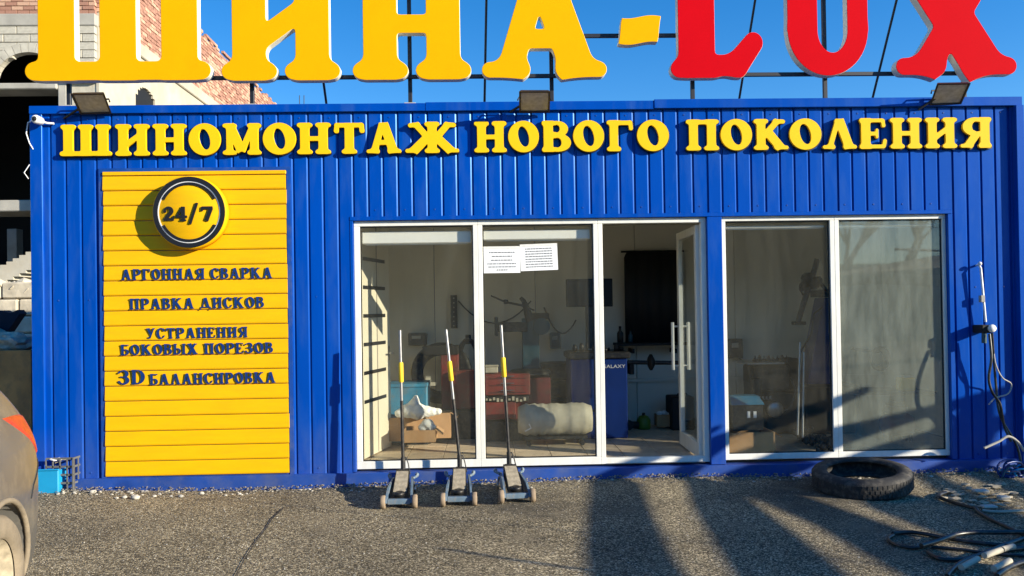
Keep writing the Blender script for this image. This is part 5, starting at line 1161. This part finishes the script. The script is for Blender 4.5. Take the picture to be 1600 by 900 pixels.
# ------------------------------------------------------------------ car
def make_car():
    t = thing('grey_car', 'dusty grey hatchback cut by the left edge with an orange tail light', 'car')
    st = [0, .03, .10, .22, .40, .62, .9, 1.3, 1.8, 2.3, 2.7, 3.1, 3.5, 3.85, 4.0, 4.05]
    ip = lambda x, xs, ys: float(np.interp(x, xs, ys))
    top = lambda l: ip(l, [0, .03, .1, .22, .4, .62, .9, 1.3, 1.8, 2.3, 2.7, 3.1, 3.6, 4.0, 4.05], [.80, .90, .98, 1.12, 1.27, 1.38, 1.45, 1.49, 1.49, 1.42, 1.18, .97, .90, .72, .6])
    bot = lambda l: ip(l, [0, .03, .1, .3, 3.7, 4.0, 4.05], [.30, .22, .17, .15, .20, .26, .4])
    ins = lambda l: ip(l, [0, .03, .1, .22, .4, .7, 3.3, 3.7, 4.0, 4.05], [.30, .19, .095, .04, .012, 0, 0, .05, .28, .45])
    Wc = 1.68; mb = MB(); rows = []
    for l in st:
        T, B, I = top(l), bot(l), ins(l); belt = min(.93, T-.06); s = max(0, T-belt)
        half = [(I+.10, B), (I+.015, B+.10), (I, .52), (I+.0, .70), (I+.012, min(.84, belt-.03)), (I+.05, belt), (I+.05+s*.30, belt+s*.55), (I+.08+s*.42, T-.035), (I+.25+s*.4, T), (Wc/2, T+.015)]
        rows.append([(l, y, z) for y, z in half]+[(l, Wc-y, z) for y, z in half[::-1][1:]])
    n = len(rows[0]); vs = [p for r in rows for p in r]; fs = [(i*n+k, i*n+(k+1) % n, (i+1)*n+(k+1) % n, (i+1)*n+k) for i in range(len(rows)-1) for k in range(n)]
    mb.add(vs, fs+[tuple(range(n)), tuple((len(rows)-1)*n+k for k in range(n))[::-1]], True)
    body = mb.build('body', M['car'], t)
    sd = body.modifiers.new('s', 'SUBSURF'); sd.levels = 3; sd.render_levels = 3
    dg = bpy.context.evaluated_depsgraph_get(); me = bpy.data.meshes.new_from_object(body.evaluated_get(dg)); body.modifiers.clear(); body.data = me
    bvh = BVHTree.FromPolygons([v.co.copy() for v in me.vertices], [tuple(p.vertices) for p in me.polygons])
    def patch(name, m_, test, off=.004):
        mb = MB(); 
        for p in me.polygons:
            if test(p.center, p.normal): mb.add([me.vertices[i].co+me.vertices[i].normal*off for i in p.vertices], [tuple(range(len(p.vertices)))], True)
        if mb.v: return mb.build(name, m_, t)
    for sd_ in (0, 1):
        g_ = MB(); nu, nv = 10, 16; vs = []
        for v_ in range(nv+1):
            t_ = v_/nv; z = .79+.29*t_; lf = .20+.38*t_**1.1; lr = .15*(1-t_)**1.5+.02+.22*max(0, t_-.5)
            for u_ in range(nu+1):
                l = lr+(lf-lr)*u_/nu; hit = bvh.find_nearest(Vector((l, -.05 if sd_ == 0 else Wc+.05, z))); vs.append(hit[0]+hit[1]*(.006 if 0 < u_ < nu and 0 < v_ < nv else -.003))
        g_.add(vs, [(v_*(nu+1)+u_, v_*(nu+1)+u_+1, (v_+1)*(nu+1)+u_+1, (v_+1)*(nu+1)+u_) for v_ in range(nv) for u_ in range(nu)], True); g_.build('tail_light', M['tail'], t)
    patch('side_window', M['carglass'], lambda c, nn: nn.y < -.5 and .85 < c.x < 2.45 and 1.0 < c.z < top(c.x)-.09)
    patch('side_window', M['carglass'], lambda c, nn: nn.y > .5 and .85 < c.x < 2.45 and 1.0 < c.z < top(c.x)-.09)
    patch('rear_window', M['carglass'], lambda c, nn: .12 < c.x < .6 and .3 < c.y < Wc-.3 and nn.x < -.3 and c.z > 1.08)
    patch('windscreen', M['carglass'], lambda c, nn: 2.35 < c.x < 2.95 and .25 < c.y < Wc-.25 and nn.x > .3 and 1.02 < c.z)
    def seam(pts, name, r=.004):
        q = []
        for i in range(len(pts)-1):
            for k in range(8):
                p = Vector(pts[i]).lerp(Vector(pts[i+1]), k/8); h = bvh.find_nearest(p); q.append(h[0]+h[1]*.001)
        MB().tube(q, r, 6).build(name, M['plastic_trim'], t)
    seam([(.03, .2, .765), (.12, .0, .76), (.25, .0, .72), (.40, 0, .66), (.46, 0, .60)], 'bumper_seam')
    seam([(.9, 0, .3), (.92, 0, .9), (.92, .1, 1.3)], 'door_seam'); seam([(1.75, 0, .25), (1.78, 0, .9), (1.78, .1, 1.4)], 'door_seam')
    for l in (.84, 3.25):
        cu = MB(); cu.lathe([(0, -.1), (.36, -.1), (.36, .28), (0, .28)], 'Y', (l, 0, .31), 40); cu.lathe([(0, Wc-.28), (.36, Wc-.28), (.36, Wc+.1), (0, Wc+.1)], 'Y', (l, 0, .31), 40)
        co_ = cu.build('cut', M['plastic_trim']); bo = body.modifiers.new('b', 'BOOLEAN'); bo.operation = 'DIFFERENCE'; bo.object = co_; bo.solver = 'EXACT'
        dg = bpy.context.evaluated_depsgraph_get(); m3 = bpy.data.meshes.new_from_object(body.evaluated_get(dg)); body.modifiers.clear(); body.data = m3; bpy.data.objects.remove(co_)
        for sgn, yc in ((1, .11), (-1, Wc-.11)):
            wh = MB().lathe([(.205, yc-.085), (.215, yc-.10), (.285, yc-.10), (.305, yc-.08), (.31, yc-.05), (.31, yc+.05), (.305, yc+.08), (.285, yc+.10), (.205, yc+.085)], 'Y', (l, 0, .31), 48).build('wheel', M['dusty_tyre'], t)
            f = yc-sgn*.06
            rim = MB(); rim.lathe([(.205, f-sgn*.02), (.19, f), (.17, f+sgn*.03), (.05, f+sgn*.01), (.03, f-sgn*.01), (0, f-sgn*.01)], 'Y', (l, 0, .31), 36); rim.build('rim', M['dustpad'], wh)
            # arch lip
            q = []
            for k in range(25):
                a = math.radians(-12+204*k/24); p = Vector((l+.365*math.cos(a), 0 if sgn > 0 else Wc, .31+.365*math.sin(a))); h = bvh.find_nearest(p); q.append(h[0])
            MB().tube(q, .013, 8).build('arch_lip', M['dusty_tyre'], t)
            MB().lathe([(0, yc+sgn*.15), (.355, yc+sgn*.15), (.355, yc+sgn*.12)], 'Y', (l, 0, .31), 30).build('wheel_well', M['blackm'], t)
    for i, p in enumerate(body.data.polygons): pass
    return t
car = make_car()
# local +x = forward, near flank y = 0.  heading (-.8,-.6) => rear corner at C
hd = Vector((.22, -.975, 0)).normalized(); ang = math.atan2(hd.y, hd.x)
car.scale = (1, -1, 1)
cr = gr(70, 870)
car.location = (-2.245, -2.55, 0.0); car.rotation_euler = (0, 0, ang)

# ------------------------------------------------------------------ right side: conduit, socket, cables
t = thing('conduit_and_socket', 'grey conduit with socket box and hanging plug on the right end of the blue wall', 'socket', at(1540, 510, -.02))
a, b = at(1531, 414, -.05), at(1540, 503, -.05)
part(MB().tube([(a.x, 0, a.z), (a.x, -.04, a.z), a+Vector((.0, -.01, -.03)), b], .010, 8), 'conduit', M['white'], t)
p = at(1531, 412, -.06); part(MB().blob(p, .018, 2, .05), 'lamp_head', M['white'], t)
p = at(1534, 467, -.05); part(MB().bbox((p.x-.018, -.07, p.z-.03), (p.x+.018, -.03, p.z+.03), .004), 'clip_box', M['concrete'], t)
p = at(1543, 514, -.12)
part(MB().bbox((p.x-.06, -.14, p.z-.035), (p.x+.03, -.0, p.z+.035), .008), 'socket_box', M['blackm'], t)
part(MB().lathe([(0, -.17), (.028, -.168), (.034, -.155), (.034, -.141), (0, -.14)], 'Y', (p.x+.02, 0, p.z+.005), 18), 'socket_cap', M['white'], t)
part(MB().tube([p+Vector((-.03, 0, -.035)), p+Vector((-.032, 0, -.12))], .02, 10), 'plug', M['teal_m'], t)
def cable(pp, r, lb, m_='hose', name='cable', cat='cable', grp='cables at the right corner of the container'):
    # smooth catmull through points
    q = []; pp = [Vector(p) for p in pp]; P = [pp[0]]+pp+[pp[-1]]
    for i in range(1, len(P)-2):
        for k in range(6):
            s = k/6; q.append(.5*((2*P[i])+(P[i+1]-P[i-1])*s+(2*P[i-1]-5*P[i]+4*P[i+1]-P[i+2])*s*s+(3*P[i]-P[i-1]-3*P[i+1]+P[i+2])*s**3))
    q.append(pp[-1]); return tag(MB().tube(q, r, 8).build(name, M[m_]), lb, cat, grp)
A = lambda pts, Y: [at(x, y, Y) for x, y in pts]
cable([at(1549, 522, -.12), at(1552, 545, -.12), at(1556, 570, -.13), at(1566, 590, -.12), at(1580, 600, -.1), at(1575, 615, -.12), at(1555, 622, -.14), at(1545, 632, -.15)], .006, 'pale cable hanging from the socket and curling to the right', 'concrete')
cable([at(1546, 522, -.16), at(1549, 560, -.2), at(1545, 590, -.2), at(1550, 612, -.2), at(1562, 630, -.18), at(1566, 650, -.16), at(1570, 668, -.16), at(1580, 690, -.2)], .011, 'black cable looping down from the plug')
cable([at(1550, 520, -.14), at(1556, 600, -.1), at(1563, 650, -.15), at(1590, 700, -.18), at(1600, 760, -.25)], .010, 'black cable dropping straight towards the hose tangle')
cable(A([(1538, 700), (1560, 690), (1575, 682), (1590, 690), (1600, 705)], -.25), .011, 'grey arched cable just above the tangle', 'concrete')
t = thing('hose_tangle', 'tangle of blue and teal air hoses at the bottom right corner of the container', 'hose', at(1585, 750, -.25)); rb = random.Random(17)
for k in range(16):
    c = at(1585+rb.uniform(-10, 25), 742+rb.uniform(-6, 8), -.25+rb.uniform(-.08, .08)); a0 = rb.uniform(0, 6); r1, r2 = rb.uniform(.06, .16), rb.uniform(.04, .14); tl = rb.uniform(-.8, .8)
    q = [c+Vector((r1*math.cos(a0+s*.35), r1*.5*math.sin(tl+s*.35), r2*math.sin(a0+s*.35))) for s in range(rb.randint(8, 18))]
    for v in q: v.z = max(v.z, .012)
    part(MB().tube(q, .009, 6), 'hose_loop', M[rb.choice(['blue_l', 'teal_m', 'blue_m', 'hose', 'blue_m'])], t)
# hoses on the ground
def ghose(pts, r, lb, m_='hose', z=None):
    q = []
    for x, y in pts: p = gr(x, y); p.z = (r if z is None else z)+und(p.x, p.y); q.append(p)
    return cable(q, r*.8, lb, m_, 'rubber_hose', 'hose', 'hoses strewn on the asphalt at the lower right')
ghose([(1395, 838), (1420, 836), (1445, 839), (1480, 846), (1520, 852), (1560, 856), (1620, 862)], .016, 'long black hose running right from the front of the hose pile')
ghose([(1440, 864), (1470, 855), (1495, 846), (1525, 843), (1560, 843), (1620, 842)], .018, 'glossy black hose with a sunlit bend in the middle of the pile', z=.04)
ghose([(1478, 772), (1468, 776), (1470, 781), (1490, 789), (1510, 795), (1524, 799), (1530, 806), (1550, 818), (1580, 832), (1620, 850)], .017, 'black hose with a sharp bend nearest the container')
ghose([(1396, 840), (1388, 846), (1400, 855), (1430, 860), (1455, 852), (1470, 848)], .013, 'thin black hose making a small loop at the left of the pile')
ghose([(1450, 868), (1468, 878), (1500, 879), (1530, 872), (1560, 860), (1600, 846), (1630, 840)], .016, 'black hose curving under the steel bars')
ghose([(1480, 905), (1500, 885), (1530, 872), (1560, 866), (1620, 858)], .016, 'black hose leaving through the bottom edge of the picture')
ghose([(1455, 858), (1500, 862), (1545, 868), (1600, 872), (1640, 880)], .012, 'thin hose crossing the pile straight to the right edge')
ghose([(1535, 801), (1560, 803), (1590, 801), (1630, 800)], .013, 'short pale grey hose lying toward the right edge', 'roll')
ghose([(1558, 905), (1580, 890), (1610, 880), (1640, 872)], .018, 'black hose in the bottom right corner')
for i, (a, b, lb) in enumerate((((1538, 878), (1564, 869), 'sunlit steel bar left of its pair'), ((1566, 868), (1584, 863), 'short sunlit steel bar right of its pair'), ((1502, 897), (1528, 883), 'sunlit steel bar at the lower left of the hose pile'), ((1553, 899), (1578, 886), 'sunlit steel bar near the bottom edge'))):
    p, q = gr(*a), gr(*b); p.z = q.z = .035; tag(MB().cyl(p, q, .017, 10).build('steel_bar', M['roll']), lb, 'bar', 'bars among the hoses')
rb = random.Random(40); mb = MB()
for k in range(70):
    p = gr(1470+rb.uniform(0, 130), 762+rb.uniform(-6, 32)); mb.blob((p.x, p.y, .01), rb.uniform(.008, .035), 1, .35, (1.5, .8, .35), rnd=rb, smooth=False)
tag(mb.build('yard_debris', M['dustpad']), 'small pale debris strewn on the ground below the socket', kind='stuff')
for (px, py, l, lb) in ((1532, 771, .11, 'flat white chip lying left in the debris'), (1545, 796, .10, 'flat white chip beside the bent hose'), (1568, 781, .08, 'flat white chip nearest the right edge')):
    p = gr(px, py); tag(MB().bbox((p.x-l/2, p.y-.03, .012), (p.x+l/2, p.y+.03, .03), .006).build('white_chip', M['stone']), lb, 'debris', 'white chips at the lower right')

# ------------------------------------------------------------------ leaning tree off to the right, behind the camera (casts the wide shadows)
tree = thing('bare_tree', 'large bare tree with long spreading limbs standing right of the yard, reflected and shading it', 'tree', (12.6, -14.5, 0))
def limb(pts, name='limb', seg=10): return part(MB().tube([p[0] for p in pts], [p[1] for p in pts], seg), name, M['bark'], tree)
root = Vector((12.6, -14.5, 0)); fork = Vector((12.4, -13.6, 2.6))
limb([(root, .42), (Vector((12.5, -14.1, 1.3)), .34), (fork, .30)], 'trunk')
def backp(tgt, L): return tgt+TOSUN*L
def shade(pts, L0, L1, first=None):
    """pts: (point on ground or wall, half width) -> limb between sun and those points"""
    n = len(pts); out = [(fork, .24)]
    for i, (p, r) in enumerate(pts): out.append((backp(p, L0+(L1-L0)*i/(n-1)), r*.50 if p.z < .05 else r))
    return limb(out)
WY = .0
shade([(Vector((.62, -5.5, 0)), .20), (gr(1010, 905), .19), (gr(985, 850), .17), (gr(962, 800), .16), (gr(952, 755), .14), (at(985, 728, 0), .055), (at(1060, 700, 0), .04), (at(1120, 668, 0), .02)], 6.6, 5.4)
shade([(Vector((1.5, -5.5, 0)), .22), (gr(1250, 905), .20), (gr(1190, 850), .19), (gr(1140, 800), .17), (gr(1100, 755), .13), (at(1120, 692, 0), .07), (at(1215, 660, 0), .06), (at(1308, 630, 0), .055), (at(1375, 604, 0), .035)], 6.8, 5.6)
shade([(Vector((2.35, -5.3, 0)), .2), (gr(1490, 905), .17), (gr(1415, 865), .175), (gr(1340, 825), .175), (gr(1235, 785), .16), (gr(1165, 757), .13), (at(1230, 722, 0), .12), (at(1308, 684, 0), .10), (at(1400, 658, 0), .065), (at(1480, 636, 0), .05), (at(1590, 608, 0), .055)], 7.0, 5.8)
shade([(Vector((3.2, -5.3, 0)), .2), (gr(1650, 885), .15), (gr(1560, 843), .22), (gr(1460, 800), .28), (gr(1370, 768), .15), (gr(1300, 752), .10), (at(1365, 712, 0), .07), (at(1480, 678, 0), .065), (at(1590, 655, 0), .07)], 7.2, 6.0)
shade([(Vector((4.6, -5.0, 0)), .14), (gr(1700, 800), .13), (gr(1600, 765), .12), (at(1514, 735, 0), .12), (at(1514, 690, 0), .12), (at(1520, 650, 0), .10), (at(1540, 615, 0), .05)], 7.4, 6.4)
shade([(Vector((3.5, -5.0, 0)), .1), (gr(1640, 850), .10), (gr(1540, 790), .10), (at(1440, 738, 0), .07), (at(1520, 714, 0), .07), (at(1600, 700, 0), .06)], 7.3, 6.2)
# overhead cables whose thin shadows cross the yard
for pts, r, L, lb in (([(300, 776), (640, 806), (900, 829), (1130, 850), (1250, 866)], .008, 9.0, 'thin overhead cable out of the picture whose shadow crosses the asphalt'), ([(690, 858), (860, 880), (1000, 897), (1150, 915)], .02, 8.0, 'thicker overhead cable out of the picture, lower than the thin one'),):
    q = [gr(*p) for p in pts]; d0 = (q[0]-q[1]).normalized(); d1 = (q[-1]-q[-2]).normalized(); q = ([q[0]+d0*1.0] if r < .01 else [])+q+[q[-1]+d1*12]
    tag(MB().tube([backp(p, L) for p in q], r, 6).build('overhead_cable', M['hose']), lb, 'cable')
# things across the yard seen only as reflections in the glass
bw = thing('yard_wall', 'long grey block wall across the yard, seen reflected in the panes', 'wall', (6, -30, 0))
part(MB().box((-30, -30.3, -.2), (45, -30, 3.3)), 'face', M['concrete'], bw); part(MB().box((16.2, -30.34, 3.301), (45, -29.96, 3.42)), 'coping', M['plaster'], bw)
part(MB().box((-30, -38, 3.3), (16, -30.02, 6.2)), 'shed', M['concrete'], bw)
rt = random.Random(3)
def bare_tree(x, y, h, lb):
    t = thing('bare_tree', lb, 'tree', (x, y, 0), group='bare trees across the yard'); mt = MB(); mc = MB()
    def br(p, d, l, r, dep, m_):
        q = p+d*l; mid = (p+q)/2+Vector((rt.uniform(-.05, .05), rt.uniform(-.05, .05), 0))*l
        m_.tube([p, mid, q], [r, r*.85, r*.65], 5, caps=False)
        if dep == 0: return
        for k in range(3 if dep > 1 else 4):
            nd = (d+Vector((rt.uniform(-.8, .8), rt.uniform(-.8, .8), rt.uniform(-.1, .5)))).normalized(); br(q, nd, l*rt.uniform(.6, .8), r*.62, dep-1, mc)
    br(Vector((x, y, 0)), Vector((rt.uniform(-.1, .1), 0, 1)).normalized(), h*.3, .16, 5, mt)
    part(mt, 'trunk', M['bark'], t); part(mc, 'crown', M['bark'], t)
for i, (x, y, h) in enumerate(((14, -24, 8), (18, -27, 9), (10, -28, 7.5), (23, -26, 9), (2, -27, 8))):
    bare_tree(x, y, h, ['bare tree across the yard nearest the shading tree', 'second bare tree across the yard, by the block wall', 'lower bare tree across the yard, behind the photographer', 'bare tree farthest to the right across the yard', 'bare tree straight behind the photographer'][i])
print('objects', len(bpy.data.objects), 'tris', sum(len(o.data.polygons) for o in bpy.data.objects if o.type == 'MESH'))
